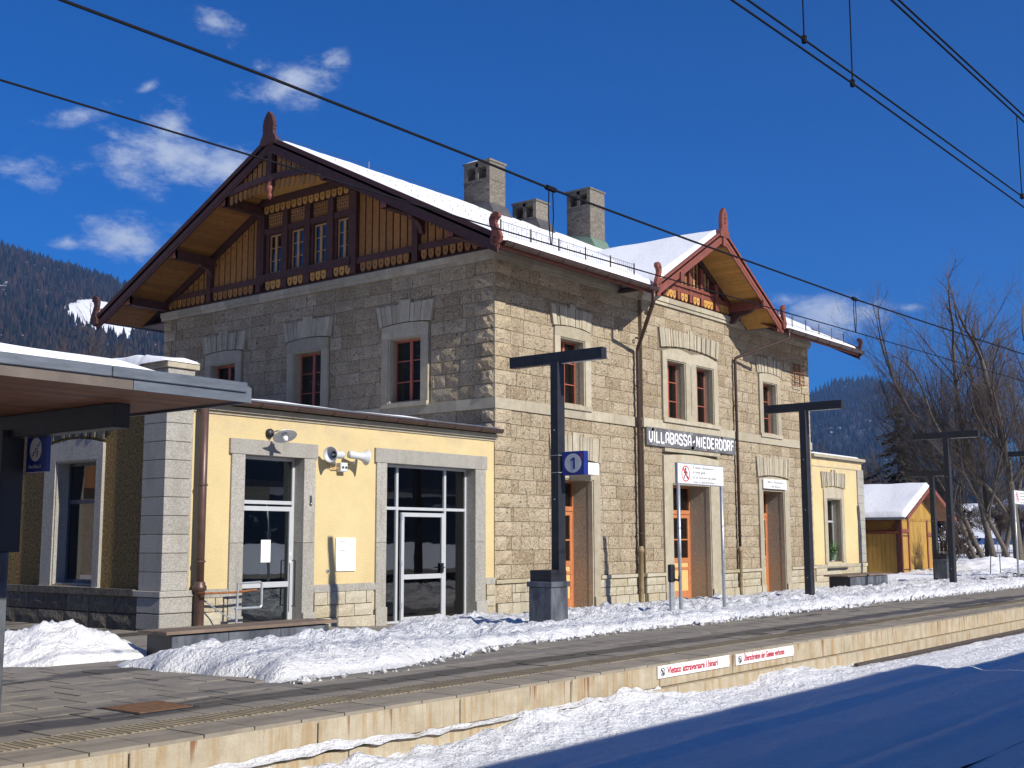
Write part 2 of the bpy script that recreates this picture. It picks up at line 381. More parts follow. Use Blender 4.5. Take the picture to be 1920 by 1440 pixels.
# far ground: one snow sheet to the horizon, dipping under the built strip near by
def far_z(x, y):
    if y < -10.4: return -.42
    d = math.hypot(x-5, y); base = -.1 if (x < 25 and y < 14) else .45
    if x > 25: base = min(.75, -.1+(x-25)*.12)+.10*fbm(x*.1, y*.1)
    if d > 60: base += (d-60)*.03
    return min(base, 55)
xs = sorted(set(lin(-6000, -200, 600)+lin(-200, -30, 17)+lin(-30, 70, 2.5)+lin(70, 300, 11)+lin(300, 9000, 700)))
ys = sorted(set(lin(-6000, -200, 600)+lin(-200, -40, 16)+lin(-40, -12.5, 2.5)+[-10.53, -10.5]+lin(-10.0, 80, 2.5)+lin(80, 300, 12)+lin(300, 9000, 700)))
grid('ground', MT['snow_smooth'], xs, ys, far_z, kind='structure')
PX0, PX1 = -70, 42
pl = MB()
def pbase(x, y): return ground_z(x, y)-.010
PYS = [-10.0, -9.6, -9.1, -8.6, -8.1, -7.6, -7.1, -6.5, -6, -5, -4, -3, -2, -1, 0, 1, 3, 6, 14]
platform = grid('platform', MT['paving'], lin(PX0, PX1, 2), [-10.5]+PYS, pbase, smooth=False, kind='structure')
MB().box(-70, -9.9, 14, 62, -.3, .12).build('unseen_forecourt', MT['asphalt'], None, kind='structure')  # unseen dark asphalt, added to cut snow light bounced onto the walls
# edge coping, tactile strip and paving slabs: cheap shared meshes
def slab_mesh(name, lx, ly, h, mat, ribs=0):
    mb = MB(); c = .006
    mb.hexa([(-lx/2,-ly/2,-h),(lx/2,-ly/2,-h),(lx/2,ly/2,-h),(-lx/2,ly/2,-h),(-lx/2+c,-ly/2+c,0),(lx/2-c,-ly/2+c,0),(lx/2-c,ly/2-c,0),(-lx/2+c,ly/2-c,0)])
    for i in range(ribs):
        x = -lx/2+lx*(i+.5)/ribs; mb.box(x-.012, x+.012, -ly/2+.02, ly/2-.02, -.001, .006)
    me = bpy.data.meshes.new(name); me.from_pydata(mb.v, [], mb.f); me.materials.append(MT[mat]); return me
rnd = random.Random(4)
cm = slab_mesh('coping_slab', .495, .52, .05, 'coping'); tm = slab_mesh('tactile_slab', .39, .38, .045, 'tactile', 6); pm = slab_mesh('paving_slab', .494, .494, .045, 'paving')
def put(me, name, x, y, z, parent, rz=0):
    o = bpy.data.objects.new(name, me); C.objects.link(o); o.parent = parent; o.location = (x, y, z); o.rotation_euler = (rnd.gauss(0,.002), rnd.gauss(0,.002), rz+rnd.gauss(0,.001)); return o
for i in range(96): put(cm, 'coping_slab', -20.25+.5*i, -10.27, .345+rnd.gauss(0,.0015), platform)
for i in range(110): put(tm, 'tactile_slab', -20.2+.4*i, -9.80, .342, platform)
n = 0; spill = MB()
for j in range(13):
    for i in range(60):
        x = -19.5+.5*i+(.25 if j % 2 else 0); y = -9.35+.5*j
        if y > -6.6 and x > -13.6: continue
        z = ground_z(x, y)+rnd.gauss(0, .002)
        if n < 290 and (x < -8 or (y < -8.6 and x < -2)) and y > -9.4 and not (-16.15 < x < -15.45 and -9.15 < y < -8.5): put(pm, 'paving_slab', x, y, z, platform); n += 1
        elif y < -6.9: spill.box(x-.243, x+.243, y-.243, y+.243, z-.045, z)
link_ = spill.build('paving_slab', MT['paving'], platform); link_['kind'] = 'stuff'
# platform retaining wall in 1.86 m panels
pw = thing('platform_wall', 'stained concrete retaining wall under the platform edge with rust streaks', 'wall', (-10, -10.53, 0))
k = 0
x = -22.75
while x < 42:
    mb = MB(); mb.box(x+.008, x+1.86-.008, -10.53, -10.36, .06, .318); mb.build('wall_panel', MT['platform_concrete'], pw, bevel=.006)
    x += 1.86
x = -23.4
while x < 42:
    MB().box(x+.006, x+2.79-.006, -10.62, -10.36, -.45, .052).build('footing_block', MT['platform_concrete'], pw, bevel=.006); x += 2.79
MB().box(-24, 42, -10.40, -10.2, -.45, .31).build('backing', MT['mortar'], pw)
# track: rails almost buried in snow
tr1 = thing('railway_track', 'steel rail in the snow trough beside the platform wall', 'track', (0, -11.2, -.2))
for yy, zz, X0 in ((-10.86, -.06, -4.5), (-12.3, -.16, -40), (-14.75, -.16, -40), (-16.2, -.16, -40)):
    mb = MB(); mb.box(X0, 90, yy-.035, yy+.035, zz-.04, zz); mb.box(X0, 90, yy-.01, yy+.01, zz-.12, zz-.04); mb.box(X0, 90, yy-.07, yy+.07, zz-.14, zz-.12)
    mb.build('rail', MT['rail_steel'], tr1)
def track_snow(x, y):
    d = y+10.62
    z = -.115+.02*fbm(x*.35, y*.9, 3, 3)+.012*fbm(x*1.4, y*3.2, 9, 3)
    if d > -.9:                             # lumpy ploughed edge against the wall, melting back to the right
        k = max(0, 1+d/.9)
        near = max(0., min(1., (-6.0-x)/5.0)); bump_ = noise.noise(Vector((x*.55, 3.3, 0)))
        lump = abs(noise.noise(Vector((x*2.6, y*3.5, 1))))*.17+abs(noise.noise(Vector((x*7, y*8, 4))))*.05
        z += k*(lump*(.35+.65*near)+near*max(0, .22*bump_+.05)*k)
        if x > -7.3 and x < -5.8: z += k*.10
        z -= (1-near)*max(0, k-.55)*.22*min(1, max(0, (x+5)/6))
    for yc, am, w_ in ((-11.95, -.018, .05), (-12.3, .035, .09), (-12.5, -.02, .06), (-13.2, .02, .25), (-13.9, -.02, .06), (-14.15, .03, .1), (-11.6, .012, .12)):
        z += am*(1+.6*noise.noise(Vector((x*.5, yc, 2))))*math.exp(-((y-yc-.05*noise.noise(Vector((x*.3, yc, 7))))/w_)**2)
    return z
grid('track_snow', MT['snow'], lin(-20, -2, .085)+lin(-2, 42, .2)[1:], lin(-14.8, -11.6, .06)+lin(-11.6, -10.56, .055)[1:], track_snow, kind='structure')
grid('outer_snow', MT['snow'], lin(-40, 90, 2), lin(-17.4, -14.8, .65), lambda x, y: -.13, kind='structure')
# snow lying on the ledge of the footing
def ledge(x, y):
    u = (y+10.66)/.15; s = noise.noise(Vector((x*.35, 7, 0)))+.35*noise.noise(Vector((x*1.6, 2, 0)))
    h = .03+.16*max(0, s+.12); 
    if x > -11.2: h = -.05
    return .04+h*(.35+.65*max(0, min(1, u)))+.025*noise.noise(Vector((x*5, y*9, 0)))
tag(grid('ledge_snow', MT['snow'], lin(-20, -11, .07), lin(-10.67, -10.535, .033), ledge), 'thin strip of snow lying on the footing ledge of the platform wall', 'snow', kind='stuff')

# snow ploughed into a long bank on the platform
def bank(x, y):
    g = ground_z(x, y)
    e1 = -7.35+.28*noise.noise(Vector((x*.45, 1, 0)))+.14*noise.noise(Vector((x*1.7, 5, 0)))+.05*noise.noise(Vector((x*6, 5, 0)))
    if x < -9: e1 = -7.35-.95*min(1, (-9-x)/3.0)+.12*noise.noise(Vector((x*1.9, 1, 0)))
    e2 = -1.75+.3*noise.noise(Vector((x*.6, 11, 0)))+.1*noise.noise(Vector((x*3, 11, 0)))
    if x < -5: e2 = -1.6-(min(-5-x, 4.2)/4.2)*3.5
    if 3.8 < x < 8: e2 += .45
    if x > 17: e2 = -.1
    if x > 23.5: e2 = 40
    ex = (x+13.85+.25*noise.noise(Vector((y*1.5, 3, 0))))
    if x < -9.0 and y > -4.95+.1*noise.noise(Vector((x*2, 0, 0))): ex = -1
    dd = min((y-e1)*1.15, (e2-y)*.9, ex*1.0)
    if dd <= 0: return g-.06+dd*.2
    prof = 1-math.exp(-dd*4.2)
    hgt = .11+.05*noise.noise(Vector((x*.4, y*.5, 7)))
    if x < -9: hgt += .10*min(1, (-9-x)/2)
    low = 1.0
    if x < -8.6: low = 1-.72*min(1, max(0, (y+6.3)/1.1))*min(1, (-8.6-x)/1.0)
    if x > 22: hgt += min(.25, (x-22)*.04)
    vv = noise.voronoi(Vector((x*3.6, y*4.0, 1)))[0]; vw = noise.voronoi(Vector((x*8.5, y*9, 6)))[0]
    lum = max(0, .55-vv[0])*.16+max(0, .5-vw[0])*.07+abs(noise.noise(Vector((x*2.1, y*2.6, 2))))*.15+abs(noise.noise(Vector((x*5.2, y*5.6, 5))))*.10+abs(noise.noise(Vector((x*13, y*14, 8))))*.05
    l2 = .5+.5*noise.noise(Vector((x*.5, y*.6, 20)))
    z = g+prof*(hgt+lum*(.45+.7*l2))*low
    z -= .22*math.exp(-((x+6.35)**2/.5+(y+5.55)**2/.5))*prof            # melted hollow beside the bin
    return max(z, g-.05)
tag(grid('snow_bank', MT['snow_ploughed'], lin(-14.2, 4, .065)+lin(4, 15, .1)[1:]+lin(15, 41, .2)[1:], lin(-8.9, -5, .07)+lin(-5, 0.0, .11)[1:], bank), 'long lumpy bank of ploughed snow running along the platform in front of the station', 'snow bank', kind='stuff')
cr_ = MB(); r_ = random.Random(12); made = 0
while made < 900:
    x, y = r_.uniform(-14.6, 24), r_.uniform(-8.9, -6.6); g0 = ground_z(x, y)
    if bank(x, y) > g0+.01 or bank(x, y+.30) < g0 or r_.random() < .2: continue
    s_ = abs(r_.gauss(0, .022))+.008; made += 1; q_ = [Vector((r_.gauss(0, 1), r_.gauss(0, 1), r_.gauss(0, 1))).normalized()*.35 for _ in range(6)]
    d_ = [(1,0,0),(-1,0,0),(0,1,0),(0,-1,0),(0,0,1),(0,0,-1)]
    cr_.add([tuple((x, y, g0+s_*.5)[k]+s_*(d_[j][k]+q_[j][k]) for k in range(3)) for j in range(6)], [(0,2,4),(2,1,4),(1,3,4),(3,0,4),(2,0,5),(1,2,5),(3,1,5),(0,3,5)])
tag(cr_.build('snow_crumbs', MT['snow_ploughed'], None, kind='stuff'), 'loose crumbs of snow scattered along the edge of the ploughed bank', 'snow', kind='stuff')
def heap(cx, cy, rx, ry, h, seed, flat=0.0):
    def f(x, y):
        dx, dy = (x-cx)/rx, (y-cy)/ry
        r = math.sqrt(dx*dx+dy*dy)*(1+.18*noise.noise(Vector((x*1.2+seed, y*1.2, 0))))
        g = ground_z(x, y) if x < 24 else .12
        if r > 1: return g-.08
        z = h*(1-r**1.35)*(1+.1*noise.noise(Vector((x*2, y*2, seed))))+min(1, (1-r)*3)*max(0, .5-noise.voronoi(Vector((x*6, y*6, seed)))[0][0])*.12
        z += min(1, (1-r)*4)*(abs(noise.noise(Vector((x*3.3, y*3.3, seed))))*.13+abs(noise.noise(Vector((x*8, y*8, seed))))*.06)
        return g+z
    return f
tag(grid('snow_pile', MT['snow_dirty'], lin(-15.6, -11.6, .05), lin(-5.3, -1.6, .06), heap(-13.55, -3.45, 1.3, 1.2, .42, 3)), 'dirty cone-shaped pile of shovelled snow beside the left annex wall', 'snow pile')
tag(grid('snow_mound', MT['snow_smooth'], lin(25, 40, .16), lin(-6.6, 4, .18), heap(33.2, -1.8, 6.6, 3.4, .85, 9)), 'high smooth snow mound under the bare trees at the right edge', 'snow mound')
tag(grid('snow_mound', MT['snow_smooth'], lin(22, 29.5, .14), lin(-5.5, 1, .16), heap(26.0, -3.9, 2.8, 1.4, .48, 17)), 'low lumpy snow mound between the far lamp post and the thin sign', 'snow mound')

# ---------------------------------------------------------------- station building
sb = thing('station_building', 'two-storey rusticated stone station with wooden alpine gables and yellow side wings', 'station building', (0, 0, 0))
L, Wd = 18.2, 13.6
XC, RX0, RX1, RD = 9.35, 6.62, 12.05, .12
def FD(u, z, d): return (u, -RD-d, z)
# openings (u0,u1,z0,z1)
winF = [(2.68, 3.82, 5.43, 7.2), (14.42, 15.5, 5.43, 7.2)]
winC = [(7.92, 9.02, 5.43, 7.2), (9.66, 10.76, 5.43, 7.2)]
doorF = [(2.62, 4.15, 0, 3.45), (14.2, 15.82, 0, 3.5)]
doorC = [(8.1, 10.4, 0, 3.5)]
winG = [(2.42, 3.6, 5.43, 7.15), (6.2, 7.38, 5.43, 7.15), (9.95, 11.15, 5.43, 7.15)]
def wall(name, fr, u0, u1, z0, z1, holes, th, mat, parent=sb):
    rs = [(u0, u1, z0, z1)]
    for h in holes: rs = rdiff(rs, h)
    mb = MB()
    for a, b, c, d in rs: mb.fb(fr, a, b, c, d, -th, 0)
    return mb.build(name, MT[mat], parent)
wall('wall', FR, 0, RX0, -.2, 9.05, winF[:1]+doorF[:1], .6, 'mortar')
wall('wall', FR, RX1, L, -.2, 9.05, winF[1:]+doorF[1:], .6, 'mortar')
wall('wall', FD, RX0, RX1, -.2, 9.05, winC+doorC, .72, 'mortar')
wall('wall', GB, .6, Wd, 0, 9.05, winG, .6, 'mortar')
MB().box(L-.6, L, .6, Wd, -.2, 9.05).build('wall', MT['shaded_stone'], sb)
MB().box(0, L, Wd-.5, Wd, -.2, 9.05).build('wall', MT['shaded_stone'], sb)
stones = []      # (area on screen proxy, frame, rect, style)
def ashlar(fr, u0, u1, z0, z1, holes, ch, seed, style='ashlar', lmin=.36, lmax=1.05, key=None):
    rr = random.Random(seed); nrow = max(1, round((z1-z0)/ch)); h = (z1-z0)/nrow; out = []
    for r in range(nrow):
        j0 = (h*.13*noise.noise(Vector((r*3.7, z0, 5))) if 0 < r else 0); j1 = (h*.13*noise.noise(Vector(((r+1)*3.7, z0, 5))) if r+1 < nrow else 0)
        za, zb = z0+r*h+j0, z0+(r+1)*h+j1; u = u0-rr.random()*.4
        while u < u1:
            l = rr.uniform(lmin, lmax); a, b = max(u, u0), min(u+l, u1); u += l
            if u1-u < .2: b = u1; u = u1
            if b-a < .03: continue
            rs = [(a, b, za, zb)]
            for H in holes: rs = rdiff(rs, H)
            for q in rs:
                if q[1]-q[0] > .06 and q[3]-q[2] > .06: out.append((fr, q, style))
    stones.extend(out)
surF = [(2.44, 4.10, 5.3, 7.50), (2.28, 4.26, 7.5, 8.02), (2.3, 4.46, -.2, 3.9), (2.2, 4.56, 3.9, 4.5)]
surR = [(14.16, 15.84, 5.3, 7.50), (14.0, 16.0, 7.5, 8.02), (13.92, 16.2, -.2, 3.9), (13.82, 16.3, 3.9, 4.5)]
surC = [(7.64, 11.04, 5.3, 7.5), (7.48, 11.2, 7.5, 8.1), (7.62, 10.94, -.2, 4.48)]
Q = .62
CH = .335
ashlar(FR, Q, RX0, .9, 5.06, surF, CH, 1); ashlar(FR, Q, RX0, 5.33, 8.8, surF, CH, 2)
ashlar(FR, RX1, L-Q, .9, 5.06, surR, CH, 3); ashlar(FR, RX1, L-Q, 5.33, 8.8, surR, CH, 4)
ashlar(FD, RX0, RX1, .9, 5.06, surC, CH, 5); ashlar(FD, RX0, RX1, 5.33, 8.8, surC, CH, 6)
ashlar(FR, Q, RX0, .33, .80, [(2.3, 4.46, -1, 2)], .235, 7, 'plinth', .4, .8)
ashlar(FR, RX1, L-Q, .33, .80, [(13.92, 16.2, -1, 2)], .235, 8, 'plinth', .4, .8)
ashlar(FD, RX0, RX1, .33, .80, [(7.62, 10.94, -1, 2)], .235, 9, 'plinth', .4, .8)
for fr, a, b, hs_ in ((FR, 0, RX0, (2.24, 4.52)), (FR, RX1, L, (13.86, 16.26)), (FD, RX0, RX1, (7.56, 11.0))):
    ashlar(fr, a, b, -.1, .33, [(hs_[0], hs_[1], -1, 2)], .43, 10, 'base', .6, 1.1)
ashlar(GB, Q, Wd-Q, 5.33, 8.8, [(w[0]-.3, w[1]+.3, 5.3, 7.5) for w in winG]+[(w[0]-.42, w[1]+.42, 7.5, 8.02) for w in winG], CH, 11)
ashlar(GB, Q, Wd-Q, 4.7, 5.06, [], CH, 12)
# quoins: rock-faced blocks wrapping the corners
def quoins(x, y, sx, sy, z0, z1, seed):
    rr = random.Random(seed); n_ = round((z1-z0)/CH); h = (z1-z0)/n_; k = 0
    for i in range(n_):
        za, zb = z0+i*h, z0+(i+1)*h; a, b = ((.62, .40) if i % 2 else (.40, .62))
        yield za, zb, a, b
def stone_mesh(fr, q, style, rr):
    u0, u1, z0, z1 = q; g_ = .0085
    u0 += g_; u1 -= g_; z0 += g_; z1 -= g_
    dd = {'ashlar': (.020, .010), 'plinth': (.055, .008), 'base': (.10, .014), 'quoin': (.045, .05), 'granite': (.0, .003)}[style]
    nx, nz_ = (4, 3) if style == 'quoin' else (3, 2)
    base = dd[0]+rr.uniform(-.004, .004)
    vs = []; fs = []
    for j in range(nz_+1):
        for i in range(nx+1):
            e = i in (0, nx) or j in (0, nz_)
            d = base-.008 if e else base+.004+rr.uniform(0, dd[1])
            jx = 0 if i in (0, nx) else rr.uniform(-.1, .1)/nx*(u1-u0); jz = 0 if j in (0, nz_) else rr.uniform(-.1, .1)/nz_*(z1-z0)
            vs.append(fr(u0+(u1-u0)*i/nx+jx, z0+(z1-z0)*j/nz_+jz, d))
    w = nx+1
    for j in range(nz_):
        for i in range(nx): fs.append((j*w+i, j*w+i+1, (j+1)*w+i+1, (j+1)*w+i))
    ring = [i for i in range(nx+1)]+[j*w+nx for j in range(1, nz_+1)]+[nz_*w+i for i in range(nx-1, -1, -1)]+[j*w for j in range(nz_-1, 0, -1)]
    bb = len(vs)
    for idx in ring:
        j, i = divmod(idx, w); vs.append(fr(u0+(u1-u0)*i/nx, z0+(z1-z0)*j/nz_, -.01))
    m_ = len(ring)
    for k in range(m_): fs.append((ring[k], ring[(k+1) % m_], bb+(k+1) % m_, bb+k))
    return vs, fs
rr = random.Random(77)
CAMP = Vector((-22.5, -18.345, 1.85))
def big(s):
    fr, q, st = s; p = Vector(fr((q[0]+q[1])/2, (q[2]+q[3])/2, 0))-CAMP; nrm = Vector(fr(0, 0, 1))-Vector(fr(0, 0, 0))
    return (q[1]-q[0])*(q[3]-q[2])*abs(nrm.dot(p))/p.length**3
stones.sort(key=big, reverse=True)
rest = {'ashlar': MB(), 'plinth': MB()}
for i, (fr, q, st) in enumerate(stones):
    vs, fs = stone_mesh(fr, q, st, rr)
    mt = 'plinth_stone' if st in ('plinth', 'base') else 'ashlar'
    if i < 290:
        c = Vector(vs[0]); me = bpy.data.meshes.new('stone'); me.from_pydata([tuple(Vector(v)-c) for v in vs], [], fs); link(me, 'stone', MT[mt], sb, loc=c)
    else: rest['plinth' if st in ('plinth', 'base') else 'ashlar'].add(vs, fs)
o = rest['ashlar'].build('stone', MT['ashlar'], sb, kind='stuff'); o = rest['plinth'].build('stone', MT['plinth_stone'], sb, kind='stuff')
# quoin blocks (each is one L-shaped block, both faces in one mesh)
def quoin(x, y, a, b, za, zb, sx=1):
    vs, fs = [], []
    v1, f1 = stone_mesh(FR, (x if sx > 0 else x-a, x+a if sx > 0 else x, za, zb), 'quoin', rr); vs += v1; fs += f1
    if sx > 0:
        v2, f2 = stone_mesh(GB, (y, y+b, za, zb), 'quoin', rr); n0 = len(vs); vs += v2; fs += [tuple(i+n0 for i in f) for f in f2]
    mb = MB(); mb.add(vs, fs)
    if sx > 0: mb.box(x-.036, x+.012, y-.036, y+.012, za+.008, zb-.008)
    mb.build('quoin', MT['quoin_stone'], sb)
for (z0, z1) in ((.33, .80), (.9, 5.06), (5.33, 8.8)):
    for za, zb, a, b in quoins(0, 0, 1, 1, z0, z1, 1): quoin(0, 0, a if z0 != .33 else .62, b if z0 != .33 else .62, za, zb)
    for za, zb, a, b in quoins(L, 0, 1, 1, z0, z1, 2): quoin(L, 0, a if z0 != .33 else .62, b, za, zb, -1)
for za, zb, a, b in quoins(0, Wd, 1, 1, 5.33, 8.8, 3):
    if b < .6: MB().add(*stone_mesh(GB, (Wd-.62, Wd-b, za, zb), 'ashlar', rr)).build('infill_stone', MT['ashlar'], sb)
    vs, fs = stone_mesh(GB, (Wd-b, Wd, za, zb), 'quoin', rr); MB().add(vs, fs).build('quoin', MT['quoin_stone'], sb)
# fill between short quoins and ashlar
for (z0, z1) in ((.9, 5.06), (5.33, 8.8)):
    for i, (za, zb, a, b) in enumerate(quoins(0, 0, 1, 1, z0, z1, 1)):
        mb = MB()
        if a < .6: mb.add(*stone_mesh(FR, (a, .62, za, zb), 'ashlar', rr))
        else:
            if z0 > 5 or zb > 4.5: mb.add(*stone_mesh(GB, (b, .62, za, zb), 'ashlar', rr))
        if a < .6: mb.add(*stone_mesh(FR, (L-.62, L-a, za, zb), 'ashlar', rr))
        if mb.v: mb.build('infill_stone', MT['ashlar'], sb)
# string course, plinth moulding, cornice
def course(name, fr, u0, u1, parts, mat='trim_stone', gaps=(), seg=1.35):
    rr2 = random.Random(int(u0*10)+3); u = u0
    while u < u1-.01:
        e = min(u1, u+seg*rr2.uniform(.8, 1.2)); e = u1 if u1-e < .5 else e
        rs = [(u, e, 0, 1)]
        for h in gaps: rs = rdiff(rs, (h[0], h[1], -1, 2))
        for q in rs:
            mb = MB()
            for z0, z1, d in parts: mb.fb(fr, q[0]+.003, q[1]-.003, z0, z1, -.02, d)
            mb.build(name, MT[mat], sb)
        u = e
sc = [(5.06, 5.33, .06)]; cn = [(8.8, 8.9, .08), (8.9, 9.05, .12)]; pm_ = [(.80, .89, .10)]
course('string_course', FR, -.06, RX0, sc); course('string_course', FR, RX1, L+.06, sc); course('string_course', FD, RX0-.05, RX1+.05, sc)
course('string_course', GB, 0, Wd, sc)
course('cornice', FR, -.12, RX0, cn); course('cornice', FR, RX1, L+.12, cn); course('cornice', FD, RX0-.08, RX1+.08, cn); course('cornice', GB, 0, Wd+.1, cn)
course('plinth_moulding', FR, -.05, RX0, pm_, 'plinth_stone', [(2.3, 4.46)]); course('plinth_moulding', FR, RX1, L+.05, pm_, 'plinth_stone', [(13.92, 16.2)])
course('plinth_moulding', FD, RX0-.05, RX1+.05, pm_, 'plinth_stone', [(7.62, 10.94)])
# window surrounds with shallow arched head, voussoirs above
def surround(fr, a, b, z0, z1, u0, u1, top, rise, d=.07, mat='trim_stone', sill=True, base=None, rev=.30):
    mb = MB(); n_ = 10; bot = z0 if not sill else z0-.02
    mb.fb(fr, u0, a, bot, z1, -.02, d); mb.fb(fr, b, u1, bot, z1, -.02, d)
    pts = [(u0, z1), (u1, z1)]+[(u1+(u0-u1)*i/n_, top+rise*(1-((i/n_)*2-1)**2)) for i in range(n_+1)]
    mb.prism(pts, -.02, d, lambda p, q, dd: fr(p, q, dd))
    if base: mb.fb(fr, u0-.05, a, bot, base, -.02, d+.04); mb.fb(fr, b, u1+.05, bot, base, -.02, d+.04)
    o = mb.build('surround', MT[mat], sb)
    i_ = MB()                                   # inner moulding step and rough reveals
    for (p, q, r, s) in ((a, a+.035, z0, z1-.035), (b-.035, b, z0, z1-.035), (a, b, z1-.035, z1)): i_.fb(fr, p, q, r, s, -.1, d-.03)
    i_.build('moulding', MT[mat], o)
    r_ = MB()
    r_.fb(fr, a-.01, a+.03, z0, z1, -rev, -.1); r_.fb(fr, b-.03, b+.01, z0, z1, -rev, -.1); r_.fb(fr, a, b, z1-.03, z1+.01, -rev, -.1)
    if sill: r_.fb(fr, a, b, z0-.01, z0+.03, -rev, -.02)
    r_.build('reveal', MT['reveal_stone' if mat == 'trim_stone' else mat], o)
    if sill: MB().fb(fr, u0, u1, z0-.14, z0-.02, -.02, d+.04).build('sill', MT[mat], o)
    return o
def vouss(fr, u0, u1, z0, z1, n_, rise, spread=.12, mat='trim_stone', seed=0, key=True):
    r_ = random.Random(seed); cu = (u0+u1)/2; hw = (u1-u0)/2
    for i in range(n_):
        t0, t1 = -1+2*i/n_, -1+2*(i+1)/n_; top = z1+(.10 if key and i == n_//2 else 0)
        b0, b1 = z0+rise*(1-t0*t0), z0+rise*(1-t1*t1); g_ = .006
        sub = 3; mb = MB()
        for k in range(sub):
            s0, s1 = t0+(t1-t0)*k/sub, t0+(t1-t0)*(k+1)/sub; d = .055+r_.uniform(-.016, .03)
            lo0, lo1 = b0+(b1-b0)*k/sub, b0+(b1-b0)*(k+1)/sub
            mb.prism([(cu+hw*s0+g_*(k == 0), lo0+.01), (cu+hw*s1-g_*(k == sub-1), lo1+.01), (cu+hw*s1*(1+spread)-g_*(k == sub-1), top), (cu+hw*s0*(1+spread)+g_*(k == 0), top)], -.02, d, lambda p, q, dd: fr(p, q, dd))
        mb.build('voussoir', MT[mat], sb)
def window(fr, a, b, z0, z1, dep, mat='window_wood', cols=2, rows=3, name='window', fw=.055, bars=.025, cur=None, parent=sb, dark=True, tfix=None):
    mb = MB(); D0, D1 = -dep-.06, -dep
    mb.fb(fr, a, a+fw, z0, z1, D0, D1); mb.fb(fr, b-fw, b, z0, z1, D0, D1); mb.fb(fr, a+fw, b-fw, z0, z0+fw, D0, D1); mb.fb(fr, a+fw, b-fw, z1-fw, z1, D0, D1)
    cw = (b-a-2*fw)/cols
    for i in range(1, cols): x_ = a+fw+cw*i; mb.fb(fr, x_-.045, x_+.045, z0+fw, z1-fw, D0+.005, D1+.012)
    zs = tfix or [z0+(z1-z0)*j/rows for j in range(1, rows)]
    for z_ in zs: mb.fb(fr, a+fw, b-fw, z_-bars/2, z_+bars/2, D0+.012, D1-.012)
    o = mb.build(name, MT[mat], parent)
    zz = [z0+fw]+list(zs)+[z1-fw]
    for i in range(cols):
        for j in range(len(zz)-1):
            MB().fb(fr, a+fw+cw*i, a+fw+cw*(i+1), zz[j], zz[j+1], D0+.026, D0+.032).build('pane', MT['glass'], o)
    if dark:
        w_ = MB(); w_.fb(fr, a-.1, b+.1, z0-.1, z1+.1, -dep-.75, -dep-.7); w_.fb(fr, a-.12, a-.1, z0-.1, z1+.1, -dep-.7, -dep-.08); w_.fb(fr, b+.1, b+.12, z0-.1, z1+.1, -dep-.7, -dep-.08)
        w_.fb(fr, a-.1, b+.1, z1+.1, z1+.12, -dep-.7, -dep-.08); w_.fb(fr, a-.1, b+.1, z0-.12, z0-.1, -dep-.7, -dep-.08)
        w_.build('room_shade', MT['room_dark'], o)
    for (p, q, r, s) in (cur or []):
        c_ = MB(); n_ = 8
        for k in range(n_): c_.fb(fr, p+(q-p)*k/n_, p+(q-p)*(k+1)/n_, r, s, -dep-.14-(.02 if k % 2 else 0), -dep-.135-(.02 if k % 2 else 0))
        c_.build('curtain', MT['curtain'], o)
    return o
for (a, b, z0, z1) in winF: surround(FR, a, b, z0, z1, a-.25, b+.27, 7.44, .07); vouss(FR, a-.32, b+.34, 7.46, 8.02, 7, .07, seed=int(a))
mbc = MB(); a, b, c_, d_ = winC[0][0], winC[0][1], winC[1][0], winC[1][1]
for (p, q) in ((7.66, a), (b, c_), (d_, 11.02)): mbc.fb(FD, p, q, 5.41, 7.2, -.02, .07)
mbc.prism([(7.66, 7.2), (11.02, 7.2)]+[(11.02-3.36*i/14, 7.42+.10*math.sin(math.pi*min(1, (i/7) if i <= 7 else (i-7)/7))+.06*math.sin(math.pi*i/14)) for i in range(15)], -.02, .07, lambda p, q, dd: FD(p, q, dd))
oc = mbc.build('surround', MT['trim_stone'], sb); MB().fb(FD, 9.3, 9.38, 5.6, 7.1, .06, .085).build('moulding', MT['trim_stone'], oc)
for (a, b, z0, z1) in winC:
    i_ = MB()
    for (p, q, r, s) in ((a, a+.035, z0, z1-.035), (b-.035, b, z0, z1-.035), (a, b, z1-.035, z1)): i_.fb(FD, p, q, r, s, -.1, .04)
    i_.build('moulding', MT['trim_stone'], oc); r_ = MB()
    r_.fb(FD, a-.01, a+.03, z0, z1, -.3, -.1); r_.fb(FD, b-.03, b+.01, z0, z1, -.3, -.1); r_.fb(FD, a, b, z1-.03, z1+.01, -.3, -.1); r_.fb(FD, a, b, z0-.01, z0+.03, -.3, -.02); r_.build('reveal', MT['reveal_stone'], oc)
MB().fb(FD, 7.62, 11.06, 5.29, 5.41, -.02, .12).build('sill', MT['trim_stone'], oc)
vouss(FD, 7.6, 11.08, 7.52, 8.12, 13, .14, .05, seed=5)
window(FR, 2.68, 3.82, 5.43, 7.17, .26); window(FR, 14.42, 15.5, 5.43, 7.17, .26, cur=[(14.6, 14.85, 5.5, 6.1)])
window(FD, 7.92, 9.02, 5.43, 7.17, .26, cur=[(8.15, 8.4, 5.5, 6.2)]); window(FD, 9.66, 10.76, 5.43, 7.17, .26, cur=[(9.9, 10.15, 5.5, 6.15)])
for i, (a, b, z0, z1) in enumerate(winG):
    surround(GB, a, b, z0, z1, a-.25, b+.25, 7.46, .06); vouss(GB, a-.34, b+.34, 7.48, 8.04, 5, .06, seed=20+i)
    window(GB, a, b, z0, z1-.03, .22, cur=[(b-.35, b-.12, 5.5, 7.05)] if i < 2 else None)
